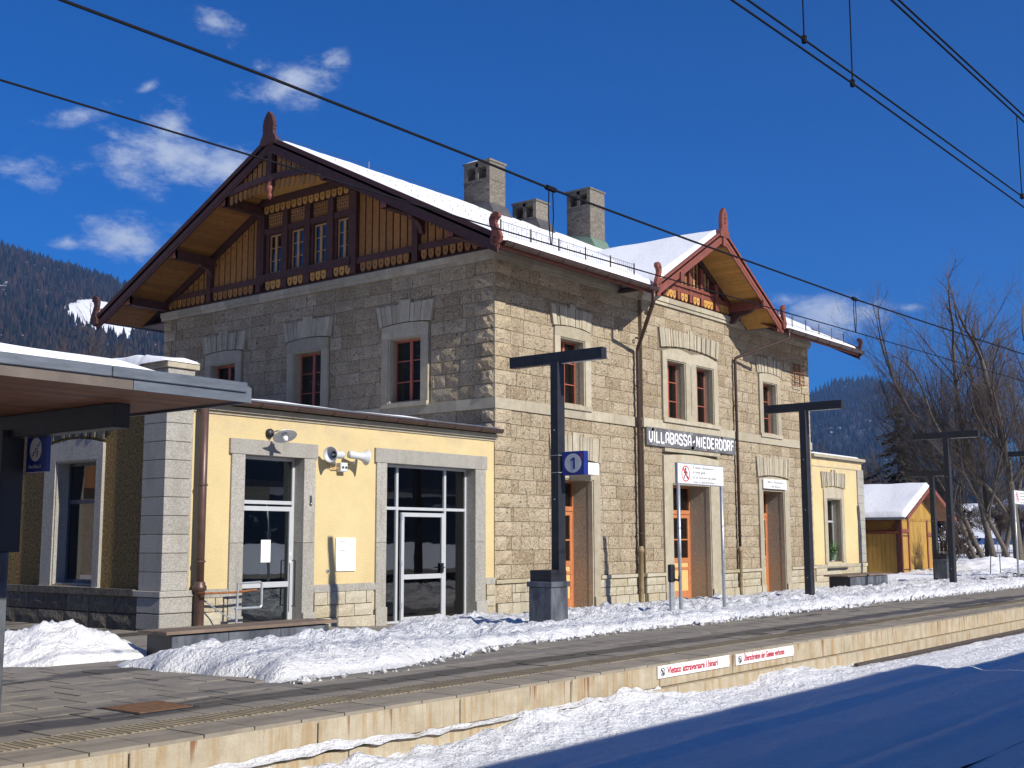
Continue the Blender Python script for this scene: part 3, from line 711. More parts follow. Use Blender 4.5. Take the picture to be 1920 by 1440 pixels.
# ground-floor doorways
def doorway(fr, a, b, z1, u0, u1, top, dep, wood_to, vs=None):
    surround(fr, a, b, -.1, z1, u0, u1, top, .08, sill=False, base=.33, rev=dep)
    if vs: vouss(fr, vs[0], vs[1], top+.06, vs[2], vs[3], .08, .06, seed=int(a*3))
    D = MB(); lw = (b-a)/2; o = None
    fwk = MB(); fwk.fb(fr, a, b, z1-.08, z1, -dep-.1, -dep); fwk.fb(fr, a, a+.06, 0, z1-.08, -dep-.1, -dep); fwk.fb(fr, b-.06, b, 0, z1-.08, -dep-.1, -dep); fwk.fb(fr, a+.06, b-.06, 2.62, 2.74, -dep-.1, -dep+.02)
    o = fwk.build('door_frame', MT['door_wood'], sb)
    MB().fb(fr, a+.06, b-.06, 2.74, z1-.08, -dep-.06, -dep-.05).build('pane', MT['glass'], o)
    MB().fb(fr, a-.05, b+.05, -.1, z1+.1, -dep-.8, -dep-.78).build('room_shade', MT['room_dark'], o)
    for k in range(2):
        p, q = a+.06+(lw-.06)*k, a+.06+(lw-.06)*(k+1); s = .11; m_ = MB(); d0, d1 = -dep-.07, -dep-.01
        m_.fb(fr, p, p+s, .05, 2.62, d0, d1); m_.fb(fr, q-s, q, .05, 2.62, d0, d1)
        for (r, t) in ((.05, .28), (.92, 1.0), (1.14, 1.28), (2.5, 2.62)): m_.fb(fr, p+s, q-s, r, t, d0, d1)
        m_.fb(fr, p+s, q-s, 1.82, 1.86, d0+.01, d1-.01)
        lf = m_.build('door', MT['door_wood'], sb)
        MB().fb(fr, p+s, q-s, .28, .92, d0+.01, d1-.02).build('panel', MT['door_panel'], lf); MB().fb(fr, p+s, q-s, 1.0, 1.14, d0+.01, d1-.02).build('panel', MT['door_panel'], lf)
        for (r, t) in ((1.28, 1.82), (1.86, 2.5)): MB().fb(fr, p+s, q-s, r, t, d0+.025, d0+.03).build('pane', MT['glass'], lf)
    MB().fb(fr, a, b, -.1, .045, -dep-.1, .05).build('threshold', MT['trim_stone'], sb)
doorway(FR, 2.62, 4.15, 3.45, 2.3, 4.46, 3.84, .6, 0, (2.25, 4.51, 4.58, 7))
doorway(FD, 8.1, 10.4, 3.5, 7.62, 10.94, 4.3, .68, 0)
doorway(FR, 14.2, 15.82, 3.5, 13.92, 16.2, 3.86, .6, 0, (13.87, 16.25, 4.6, 7))
MB().fb(FD, 7.62, 10.94, 4.42, 4.52, -.02, .12).build('lintel_course', MT['trim_stone'], sb)
# ---------------------------------------------------------------- roof
EY, EZ, RY, RZ = -1.37, 8.8, 6.81, 12.93
SL = (RZ-EZ)/(RY-EY)
def zr(y): return EZ+SL*((y if y <= RY else 2*RY-y)-EY)
GX0, GX1 = -1.59, 19.85
def slope_slab(mb, x0, x1, ya, yb, t0, t1):   # front slope piece between offsets below/above surface
    mb.hexa([(x0,ya,zr(ya)+t0),(x1,ya,zr(ya)+t0),(x1,yb,zr(yb)+t0),(x0,yb,zr(yb)+t0),(x0,ya,zr(ya)+t1),(x1,ya,zr(ya)+t1),(x1,yb,zr(yb)+t1),(x0,yb,zr(yb)+t1)])
BY = 2*RY-EY
DX0, DX1, DXC, DY, DZ0, DZ1 = 5.45, 13.3, 9.38, -1.4, 8.88, 11.2
DS = (DZ1-DZ0)/(DXC-DX0)
def zd(x): return DZ0+DS*((x if x <= DXC else 2*DXC-x)-DX0)
mb = MB(); slope_slab(mb, GX0, DX0+.1, EY, .3, -.09, 0); slope_slab(mb, DX1-.1, GX1, EY, .3, -.09, 0); slope_slab(mb, GX0, GX1, .3, RY, -.09, 0); slope_slab(mb, GX0, GX1, RY, BY, -.09, 0)
mb.box(GX0+.1, GX1-.1, RY-.12, RY+.12, RZ-.05, RZ+.05)
roof = mb.build('roof', MT['roof_metal'], sb)
# soffit boards under the left gable overhang (left slope singly, right slope too)
def soffit(y0, y1, x0, x1, st=.185):
    n_ = int(abs(y1-y0)/st)
    for i in range(n_):
        ya = y0+(y1-y0)*i/n_; yb = y0+(y1-y0)*(i+1)/n_-.010*(1 if y1 > y0 else -1)
        if zr(ya) > 12.0: continue
        m_ = MB(); m_.hexa([(x0,ya,zr(ya)-.125),(x1,ya,zr(ya)-.125),(x1,yb,zr(yb)-.125),(x0,yb,zr(yb)-.125),(x0,ya,zr(ya)-.10),(x1,ya,zr(ya)-.10),(x1,yb,zr(yb)-.10),(x0,yb,zr(yb)-.10)])
        m_.build('soffit_board', MT['ochre_wood'], sb)
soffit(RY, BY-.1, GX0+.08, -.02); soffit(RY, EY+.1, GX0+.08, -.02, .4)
# eave soffit on the track side, plus fascia
for x0, x1 in ((GX0+.1, DX0+.25), (DX1-.3, GX1-.1)):
    m_ = MB(); slope_slab(m_, x0, x1, EY+.03, -.02, -.19, -.13); m_.box(x0, x1, EY+.02, EY+.06, EZ-.2, EZ-.03); m_.build('eave_soffit', MT['red_brown_wood'], sb)
    m_ = MB(); m_.box(x0, x1, -.5, -.42, 9.02, 9.10); m_.box(x0+1.5 if x0 < 0 else x0, x1-1.6 if x1 > 15 else x1, -.20, -.02, 9.052, 9.30); m_.build('wall_plate', MT['dark_shaded_wood'], sb)
MB().box(0, L, BY-1.35, BY-.1, 8.75, 8.8).build('eave_soffit', MT['dark_shaded_wood'], sb)
def gutter(path, name='gutter', mat='gutter_metal', r=.085, parent=sb, brk=1.0):
    (x0, y, z), x1 = path; m_ = MB(); n_ = 8; vs = []
    for x in (x0, x1):
        for rr_ in (r, r-.012):
            for k in range(n_+1):
                a = math.pi*k/n_; vs.append((x, y+math.cos(a)*rr_, z-math.sin(a)*rr_*1.15))
    N1 = n_+1; fs = []
    for k in range(n_): fs += [(k, k+1, 2*N1+k+1, 2*N1+k), (N1+k, N1+k+1, 3*N1+k+1, 3*N1+k)]
    for s_ in (0, 2*N1): fs += [(s_+k, s_+k+1, s_+N1+k+1, s_+N1+k) for k in range(n_)]
    for k in (0, n_): fs.append((k, 2*N1+k, 3*N1+k, N1+k))
    fs += [tuple(range(N1)), tuple(range(2*N1, 3*N1))]
    m_.add(vs, fs); m_.tube([(x0, y-r, z), (x1, y-r, z)], .011, 6); o = m_.build(name, MT[mat], parent)
    x = x0+.3
    while x < x1:
        h_ = MB(); pts = [(x, y+math.cos(math.pi*k/8)*(r+.008), z-math.sin(math.pi*k/8)*(r+.008)*1.15) for k in range(9)]; h_.tube(pts, .008, 4); h_.build('gutter_hook', MT[mat], o); x += brk
    return o
gutter(((GX0+.12, EY-.10, EZ-.06), DX0-.15)); gutter(((DX1+.15, EY-.10, EZ-.06), GX1))
# bargeboards: stepped mouldings down each verge
def barge(x, y0, y1, mat, zf, out=-1):
    for (t0, t1, th, off) in ((-.02, .11, .16, .04), (-.26, -.02, .06, 0), (-.35, -.26, .045, -.012)):
        m_ = MB(); xa, xb = x+out*off, x-out*th+out*off
        xa, xb = min(xa, xb), max(xa, xb)
        m_.hexa([(xa,y0,zf(y0)+t0),(xb,y0,zf(y0)+t0),(xb,y1,zf(y1)+t0),(xa,y1,zf(y1)+t0),(xa,y0,zf(y0)+t1),(xb,y0,zf(y0)+t1),(xb,y1,zf(y1)+t1),(xa,y1,zf(y1)+t1)])
        m_.build('bargeboard', MT[mat], sb)
barge(GX0, EY, RY, 'dark_shaded_wood', zr); barge(GX0, RY, BY, 'dark_shaded_wood', zr); barge(GX1, EY, RY, 'dark_shaded_wood', zr, 1)
# finial: carved cone plate
def finial(fn, w, h, mat, name='finial'):
    pts = []; n_ = 12
    prof = [(.62, 0), (.60, .12), (.50, .24), (.40, .36), (.42, .46), (.43, .56), (.41, .66), (.36, .76), (.29, .85), (.19, .93), (.08, 1.0)]
    r_ = []
    for i, (a, t) in enumerate(prof):
        r_.append((a, t)); 
        if 2 <= i < len(prof)-1: t2 = (t+prof[i+1][1])/2; r_.append(((a+prof[i+1][0])/2-.055, t2))
    pts = [(a*w, t*h) for a, t in r_]+[(-a*w, t*h) for a, t in reversed(r_)]
    m_ = MB(); m_.prism(pts, -.06, .06, fn); o = m_.build(name, MT[mat], sb)
    h_ = MB()
    for j in range(3): h_.prism([(math.cos(q*math.pi/4)*.035*w*3, h*(.5+.14*j)+math.sin(q*math.pi/4)*.035*w*3) for q in range(8)], -.065, .065, fn)
    h_.build('carving', MT['dark_shaded_wood'], o); return o
finial(lambda a, b, d: (GX0+d, RY+a, 12.78+b), .56, .95, 'dark_shaded_wood')
def scroll(fn, mat, s=1.0):   # eave-end carved board, a upward, hooked tip
    pts = [(-.10,-.12),(.02,-.20),(.12,-.12),(.14,.02),(.08,.12),(.10,.26),(.16,.42),(.17,.58),(.10,.70),(-.01,.74),(-.10,.69),(-.11,.58),(-.03,.53),(.0,.44),(-.05,.30),(-.12,.16),(-.17,.02)]
    m_ = MB(); m_.prism([(a*s, b*s) for a, b in pts], -.055, .055, fn); o = m_.build('eave_ornament', MT[mat], sb)
    c_ = MB(); 
    for (a, b, r) in ((0, .02, .05), (0, -.10, .035), (.05, .58, .045)): c_.prism([(s*(a+math.cos(q*math.pi/4)*r), s*(b+math.sin(q*math.pi/4)*r)) for q in range(8)], -.062, .062, fn)
    c_.build('carving', MT['dark_shaded_wood'], o); return o
scroll(lambda a, b, d: (GX0-.03+d, EY-a*-1.25-.0, EZ-.02+b), 'red_brown_wood', .86)
scroll(lambda a, b, d: (GX0-.03+d, BY-a*1.1+.02, EZ-.02+b), 'dark_shaded_wood', 1.05)
scroll(lambda a, b, d: (GX1+d, EY-a+.02, EZ-.08+b), 'dark_shaded_wood', .75)
# ---- gable wall carpentry at x=0, z above 9.05
def ztop(y, g=.14): return zr(y)-g
def gprism(name, pts, d0, d1, mat, parent=sb): m_ = MB(); m_.prism(pts, d0, d1, lambda p, q, dd: GB(p, q, dd)); return m_.build(name, MT[mat], parent)
gprism('gable_wall', [(.0, 9.05), (Wd, 9.05), (Wd, ztop(Wd)), (RY, ztop(RY)), (0, ztop(0))], -.3, -.03, 'dark_shaded_wood')
def boards(y0, y1, zb, zcap=None):
    n_ = max(1, round((y1-y0)/.262)); w_ = (y1-y0)/n_
    for i in range(n_):
        a, b = y0+w_*i+.028, y0+w_*(i+1)-.028
        if min(ztop(a), ztop(b))-.2 < zb+.05: continue
        ta, tb = ztop(a)-.2, ztop(b)-.2
        if zcap: ta, tb = min(ta, zcap), min(tb, zcap)
        o = gprism('gable_board', [(a, zb), (b, zb), (b, tb), (a, ta)], -.03, .012, 'ochre_wood')
        if not zcap: h_ = MB(); h_.prism([((a+b)/2+math.cos(q*math.pi/3)*.03, min(ta, tb)-.12+math.sin(q*math.pi/3)*.04) for q in range(6)], .01, .014, GB); h_.build('pierced_hole', MT['black_paint'], o)
for y0, y1 in ((.35, 2.52), (2.72, 4.83), (9.02, 11.18), (11.38, 13.25)): boards(y0, y1, 9.56)
def bar(y0, y1, z0, z1, d0, d1, name='gable_beam', mat='dark_shaded_wood'): m_ = MB(); m_.fb(GB, y0, y1, z0, z1, d0, d1); return m_.build(name, MT[mat], sb)
bar(.0, 4.83, 9.38, 9.56, -.03, .09); bar(9.04, Wd, 9.38, 9.56, -.03, .09); bar(0, Wd, 9.052, 9.12, -.05, .05)
for y in (2.62, 4.93, 8.94, 11.28): 
    bar(y-.10, y+.10, 9.12, ztop(y)-.1, -.03, .13, 'gable_post')
for (ya, yb) in ((0, RY), (Wd, RY)):
    gprism('rake_beam', [(ya, ztop(ya)-.22), (yb, ztop(yb)-.22), (yb, ztop(yb)), (ya, ztop(ya))], -.03, .12, 'dark_shaded_wood')
# scalloped valance boards with a pierced hole
def scallop_mesh(w, h, th=.03):
    n_ = 7; pts = [(-w/2, 0), (w/2, 0), (w/2, -h*.55)]+[(math.cos(math.pi*k/n_)*w/2*.92, -h*.62-math.sin(math.pi*k/n_)*h*.38) for k in range(n_+1)]+[(-w/2, -h*.55)]
    return pts
SP = scallop_mesh(.185, .25)
def scal_obj(fr, u, z, d, mat='ochre_light', me=[None, {}]):
    key = (fr.__name__, mat)
    if key not in me[1]:
        m_ = MB(); m_.prism(SP, 0, .03, lambda p, q, dd: tuple(Vector(fr(p, q, dd))-Vector(fr(0, 0, 0))))
        hm = MB(); hm.prism([(math.cos(q*math.pi/3)*.028, -.12+math.sin(q*math.pi/3)*.028) for q in range(6)], .028, .034, lambda p, q, dd: tuple(Vector(fr(p, q, dd))-Vector(fr(0, 0, 0))))
        a = bpy.data.meshes.new('valance_board'); a.from_pydata(m_.v+hm.v, [], m_.f+[tuple(i+len(m_.v) for i in f) for f in hm.f])
        a.materials.append(MT[mat]); a.materials.append(MT['black_paint'])
        for k, p in enumerate(a.polygons): p.material_index = 0 if k < len(m_.f) else 1
        me[1][key] = a
    link(me[1][key], 'valance_board', None, sb, loc=fr(u, z, d))
for (y0, y1) in ((.45, 2.45), (2.85, 4.7), (9.2, 11.1), (11.5, 13.35)):
    n_ = round((y1-y0)/.245)
    for i in range(n_): scal_obj(GB, y0+(y1-y0)*(i+.5)/n_, 9.38, .05, 'ochre_wood')
# window bay of the gable
WY = [8.28-.965*i for i in range(4)]
bar(5.03, 8.84, 9.38, 9.60, -.03, .16, 'bay_sill')
ys_ = [8.84]+[(WY[i]+WY[i+1])/2 for i in range(3)]+[5.03]
for i, y in enumerate(ys_): bar(y-.11, y+.11, 9.12 if 0 < i < 4 else 9.30, 11.68, -.03, .12, 'bay_post')
bar(5.03, 8.84, 10.80, 10.98, -.03, .10); bar(5.03, 8.84, 11.45, 11.66, -.03, .08); bar(4.85, 9.0, 11.66, 11.84, -.03, .24, 'bay_head')
for i, y in enumerate(WY):
    window(GB, y-.27, y+.27, 9.62, 10.78, .0, 'pale_wood', 2, 3, 'attic_window', .045, .022, cur=[(y-.2, y-.05, 9.7, 10.7), (y+.08, y+.2, 9.7, 10.7)] if i else None, dark=True)
    for s_ in (-1, 1): bar(y+s_*.33-.06, y+s_*.33+.06, 9.6, 10.8, -.03, .06, 'window_lining')
    p_ = MB(); p_.fb(GB, y-.32, y+.32, 11.02, 11.42, -.02, .03); o = p_.build('fretwork_panel', MT['ochre_wood'], sb)
    h_ = MB(); rr3 = random.Random(3)
    for a in range(7):
        for b_ in range(4):
            cx, cy = y-.27+.09*a, 11.07+.1*b_; r = .024 if (a+b_) % 2 else .033
            h_.prism([(cx+math.cos(q*math.pi/2+(.78 if (a+b_) % 2 else 0))*r, cy+math.sin(q*math.pi/2+(.78 if (a+b_) % 2 else 0))*r*1.3) for q in range(4)], .029, .032, GB)
    h_.build('fret_hole', MT['black_paint'], o)
for i in range(15): scal_obj(GB, 5.12+3.62*(i+.5)/15, 11.68, .10, 'ochre_light')
for i, y in enumerate(WY):
    for k in (-1, 0, 1): scal_obj(GB, y+k*.23, 9.38, .08, 'ochre_light')
# flat ceiling between truss and wall, purlins with brackets
MB().box(-1.5, -.02, 4.98, 8.64, 11.86, 11.90).build('ceiling_panel', MT['ochre_light'], sb)
for (y, z) in ((13.45, 9.30), (11.2, 10.42), (8.9, 11.62), (4.72, 11.62), (2.42, 10.42), (.17, 9.30)):
    z -= .07; m_ = MB(); m_.box(GX0+.10, 0, y-.1, y+.1, z-.13, z+.13); o = m_.build('purlin', MT['dark_shaded_wood'], sb)
    e_ = MB(); e_.prism([(-.13, -.13), (.10, -.13), (.13, .0), (.13, .13), (-.13, .13)], -.1, .1, lambda a, b, d: (GX0+.13+a*-.4, y+d, z+b)); e_.build('purlin_end', MT['red_brown_wood'], o)  # purlin tips in the lighter wood, painting their sunlit ends
    if z < 11 and 1 < y < 13:
        b_ = MB(); b_.prism([(0, -.13), (-.55, -.13), (-.50, -.18), (-.30, -.23), (-.16, -.34), (-.10, -.5), (0, -.55)], -.07, .07, lambda a, b, d: (a, y+d, z+b)); b_.build('bracket', MT['dark_shaded_wood'], o)
# truss in the verge plane
tx = GX0+.10
def tprism(name, pts, mat, th=.05, x=tx): m_ = MB(); m_.prism(pts, -th, th, lambda a, b, d: (x+d, a, b)); return m_.build(name, MT[mat], sb)
arc = [(4.98+3.66*i/12, 11.64+.13*math.sin(math.pi*i/12)) for i in range(13)]
tprism('collar_beam', arc+[(a, b+.17) for a, b in reversed(arc)], 'dark_shaded_wood', .07)
o = tprism('king_post', [(RY-.09, 11.6), (RY+.09, 11.75), (RY+.09, 12.75), (RY-.09, 12.75)], 'dark_shaded_wood', .08)
m_ = MB(); m_.lathe([(.0, 0), (.05, .02), (.10, .12), (.06, .2), (.12, .28), (.12, .36), (.07, .42), (.09, .5)], (tx-.03, RY, 11.22), (0, 0, 1), 10); m_.build('pendant', MT['red_brown_wood'], o, smooth=True)
for i in range(18):
    y = 4.98+3.66*(i+.5)/18
    if abs(y-RY) < .14: continue
    t_ = zr(y)-.30; zb_ = 11.80+.13*math.sin(math.pi*(y-4.98)/3.66)
    if t_-zb_ > .06:
        o = tprism('picket', [(y-.075, zb_), (y+.075, zb_), (y+.075, t_), (y-.075, t_)], 'ochre_wood', .015, tx+.02)
        h_ = MB(); h_.prism([(y+math.cos(q*math.pi/3)*.028, t_-.1+math.sin(q*math.pi/3)*.028) for q in range(6)], -.019, .019, lambda a, b, d: (tx+.02+d, a, b)); h_.build('pierced_hole', MT['black_paint'], o)
    zc_ = 11.66+.13*math.sin(math.pi*(y-4.98)/3.66)
    tprism('picket', [(y-.06, zc_), (y-.06, zc_-.22), (y, zc_-.30), (y+.06, zc_-.22), (y+.06, zc_)], 'ochre_wood', .015, tx+.02)

# ---- cross gable over the track front
mb = MB()
for (xa, xb) in ((DX0, DXC), (DXC, DX1)):
    mb.hexa([(xa,DY,zd(xa)-.09),(xb,DY,zd(xb)-.09),(xb,3.4,zd(xb)-.09),(xa,3.4,zd(xa)-.09),(xa,DY,zd(xa)),(xb,DY,zd(xb)),(xb,3.4,zd(xb)),(xa,3.4,zd(xa))])
mb.build('roof', MT['roof_metal'], sb)
for side in (0, 1):
    n_ = 26
    for i in range(n_):
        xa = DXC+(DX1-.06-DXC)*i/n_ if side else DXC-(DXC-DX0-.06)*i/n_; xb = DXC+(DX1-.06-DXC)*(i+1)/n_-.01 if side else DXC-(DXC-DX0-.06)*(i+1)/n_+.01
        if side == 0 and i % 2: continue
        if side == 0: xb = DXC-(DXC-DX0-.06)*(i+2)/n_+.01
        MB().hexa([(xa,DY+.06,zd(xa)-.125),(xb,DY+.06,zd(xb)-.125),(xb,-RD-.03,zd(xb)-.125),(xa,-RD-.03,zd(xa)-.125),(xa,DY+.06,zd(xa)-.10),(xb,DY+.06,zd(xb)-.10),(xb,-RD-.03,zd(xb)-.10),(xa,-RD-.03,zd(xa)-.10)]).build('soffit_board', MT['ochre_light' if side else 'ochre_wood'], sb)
for (x0, x1) in ((DX0, DXC), (DXC, DX1)):
    for (t0, t1, th, off) in ((-.02, .06, .10, .03), (-.22, -.02, .06, 0), (-.33, -.22, .045, -.012)):
        ya, yb = DY-off, DY+th-off
        MB().hexa([(x0,ya,zd(x0)+t0),(x1,ya,zd(x1)+t0),(x1,yb,zd(x1)+t0),(x0,yb,zd(x0)+t0),(x0,ya,zd(x0)+t1),(x1,ya,zd(x1)+t1),(x1,yb,zd(x1)+t1),(x0,yb,zd(x0)+t1)]).build('bargeboard', MT['red_brown_wood'], sb)
finial(lambda a, b, d: (DXC+a, DY+d, 11.0+b), .48, .92, 'red_brown_wood')
scroll(lambda a, b, d: (DX0+a-.02, DY-.02+d, DZ0-.02+b), 'red_brown_wood', .88)
scroll(lambda a, b, d: (DX1-a+.02, DY-.02+d, DZ0-.02+b), 'red_brown_wood', .88)
def dprism(name, pts, d0, d1, mat, parent=sb): m_ = MB(); m_.prism(pts, d0, d1, FD); return m_.build(name, MT[mat], parent)
dprism('gable_wall', [(RX0, 9.05), (RX1, 9.05), (RX1, zd(RX1)-.14), (DXC, zd(DXC)-.14), (RX0, zd(RX0)-.14)], -.3, -.03, 'dark_shaded_wood')
for (a, b) in ((RX0, DXC), (RX1, DXC)): dprism('rake_beam', [(a, zd(a)-.34), (b, zd(b)-.34), (b, zd(b)-.14), (a, zd(a)-.14)], -.03, .08, 'dark_shaded_wood')
def dbar(x0, x1, z0, z1, d0, d1, name='gable_beam', mat='red_brown_wood'): m_ = MB(); m_.fb(FD, x0, x1, z0, z1, d0, d1); return m_.build(name, MT[mat], sb)
dbar(RX0, RX1, 9.052, 9.10, -.05, .05, mat='dark_shaded_wood'); dbar(6.7, 12.0, 9.36, 9.52, -.03, .09); dbar(7.9, 10.9, 9.52, 9.60, -.03, .15, 'bay_sill')
for x in (7.75, 10.98): dbar(x-.1, x+.1, 9.10, zd(x)-.3, -.03, .14, 'gable_post')
for x in (8.65, 9.38, 10.1): dbar(x-.08, x+.08, 9.12, 10.55 if 9 < x < 10 else 10.3, -.03, .10, 'bay_post')
dbar(8.85, 9.9, 10.5, 10.62, -.03, .08)
for a, b in ((8.04, 8.54), (8.76, 9.28), (9.48, 10.0), (10.2, 10.7)): window(FD, a, b, 9.62, 10.5, .0, 'pale_wood', 2, 3, 'attic_window', .045, .022, dark=False)
for y0, y1 in ((6.9, 7.65), (11.08, 11.9)):
    n_ = 4
    for i in range(n_):
        a, b = y0+(y1-y0)*i/n_+.02, y0+(y1-y0)*(i+1)/n_-.02; z_ = min(zd(a), zd(b))-.36
        if z_ > 9.6: dprism('gable_board', [(a, 9.52), (b, 9.52), (b, z_), (a, z_)], -.03, .012, 'ochre_wood')
for (x0, x1) in ((6.85, 7.6), (7.92, 8.5), (8.8, 9.22), (9.54, 9.96), (10.22, 10.82), (11.12, 11.9)):
    n_ = max(2, round((x1-x0)/.22))
    for i in range(n_): scal_obj(FD, x0+(x1-x0)*(i+.5)/n_, 9.36, .05, 'ochre_light')
for (x, z) in ((11.95, 9.32), (6.78, 9.32), (DXC, 10.86)):
    o = MB().box(x-.1, x+.1, DY+.05, -RD, z-.13, z+.13).build('purlin', MT['red_brown_wood'], sb)
    MB().prism([(-.13, -.13), (.10, -.13), (.13, .0), (.13, .13), (-.13, .13)], -.1, .1, lambda a, b, d: (x+d, DY+.02+a*.5, z+b)).build('purlin_end', MT['red_brown_wood'], o)
    if z < 10 and x > 8: MB().prism([(0, -.13), (-.95, -.13), (-.80, -.22), (-.45, -.30), (-.22, -.5), (-.13, -.85), (0, -.95)][:5]+[(0, -.5)], -.07, .07, lambda a, b, d: (x+d, -RD+a, z+b)).build('bracket', MT['dark_shaded_wood'], o)
for x in (11.95, 6.78): pass

# ---- roof snow
def snow_roof(name, label, u0, u1, v0, v1, su, sv, fn, thick, mat='snow_smooth'):
    us, vs_ = lin(u0, u1, su), lin(v0, v1, sv); nu, nv = len(us), len(vs_); V = []
    for v in vs_:
        for u in us:
            e = min(u-u0, u1-u, v-v0, v1-v); t = thick(u, v)*min(1, (e/.10))**.5 if e > 0 else 0
            V.append(fn(u, v, max(t, .0)+.004 if e > 0 else -.01))
    f = [(j*nu+i, j*nu+i+1, (j+1)*nu+i+1, (j+1)*nu+i) for j in range(nv-1) for i in range(nu-1)]
    me = bpy.data.meshes.new(name); me.from_pydata(V, [], f); return tag(link(me, name, MT[mat], None, True), label, 'snow', kind='stuff')
def th_main(x, y):
    t = .13+.03*noise.noise(Vector((x*.7, y*.7, 3)))+.012*noise.noise(Vector((x*4, y*4, 3)))
    if x < GX0+.5: t *= .55+.45*(x-GX0)/.5
    return max(.02, t)
snow_roof('roof_snow', 'white snow on the front slope of the main roof left of the cross gable', GX0+.26, 9.4, .3, RY-.02, .12, .12, lambda u, v, t: (u, v, zr(v)+t), th_main)
snow_roof('roof_snow', 'white snow behind the guard rail above the left gutter', GX0+.26, DX0+.6, EY+.10, .34, .1, .08, lambda u, v, t: (u, v, zr(v)+t), th_main)
snow_roof('roof_snow', 'white snow on the main roof right of the cross gable', 9.4, GX1-.02, .3, RY-.02, .2, .2, lambda u, v, t: (u, v, zr(v)+t), th_main)
snow_roof('roof_snow', 'thin snow above the right-hand gutter', DX1-.3, GX1-.02, EY+.06, .34, .12, .1, lambda u, v, t: (u, v, zr(v)+t), lambda x, y: .07+.03*noise.noise(Vector((x*2, y*2, 1))))
snow_roof('roof_snow', 'ragged snow on the rear slope along the left verge', GX0+.05, 3, RY+.05, BY-.05, .15, .1, lambda u, v, t: (u, v, zr(v)+t), lambda x, y: .05+.03*noise.noise(Vector((x*6, y*6, 1))))
snow_roof('roof_snow', 'smooth white snow on the left slope of the cross gable', DX0+.14, DXC-.02, DY+.06, 3.6, .11, .11, lambda u, v, t: (u, v, zd(u)+t), lambda x, y: .15+.05*noise.noise(Vector((x*.6, y*.6, 8)))+(.08*max(0, (2.0-(x-DX0))/2)))
snow_roof('roof_snow', 'snow on the right slope of the cross gable', DXC+.02, DX1-.1, DY+.06, 3.6, .2, .2, lambda u, v, t: (u, v, zd(u)+t), lambda x, y: .05)
# snow stops: small hooks in rows
m_ = MB()
for j, y in enumerate((0.0, .9, 1.8, 2.9, 4.0, 5.2)):
    for i in range(26):
        x = GX0+.7+i*.62+(.31 if j % 2 else 0)
        if x > 5+y*1.0: break
        z = zr(y)+.10; m_.tube([(x-.03, y, z), (x, y-.01, z+.085), (x+.03, y, z)], .006, 4)
m_.build('snow_stop', MT['roof_metal'], sb, kind='stuff')
# snow guard fences above the gutters
def guard(x0, x1, y=-1.12):
    zb = zr(y)+.06; m_ = MB(); n_ = max(1, round((x1-x0)/1.12))
    o = MB().tube([(x0, y, zb+.36), (x1, y, zb+.36)], .010, 5).tube([(x0, y, zb+.06), (x1, y, zb+.06)], .010, 5).build('snow_guard', MT['galvanised'], sb)
    for i in range(n_+1): x = x0+(x1-x0)*i/n_; MB().box(x-.015, x+.015, y-.012, y+.012, zb-.1, zb+.40).build('guard_post', MT['gutter_metal'], o)
    k = x0
    while k < x1: m_.box(k-.004, k+.004, y-.004, y+.004, zb+.06, zb+.36); k += .1
    m_.build('guard_bars', MT['galvanised'], o, kind='stuff')
guard(GX0+.45, 4.7); guard(DX1+.25, GX1-.9)
for (x, y) in ((2.3, RY), (8.2, RY-.2)): MB().tube([(x, y, RZ), (x, y, RZ+.36)], .012, 5).build('lightning_rod', MT['galvanised'], sb)
MB().tube([(GX0+.2, RY, RZ+.18), (2.3, RY, RZ+.24), (6.9, RY, RZ+.2)], .006, 4).build('lightning_wire', MT['gutter_metal'], sb)
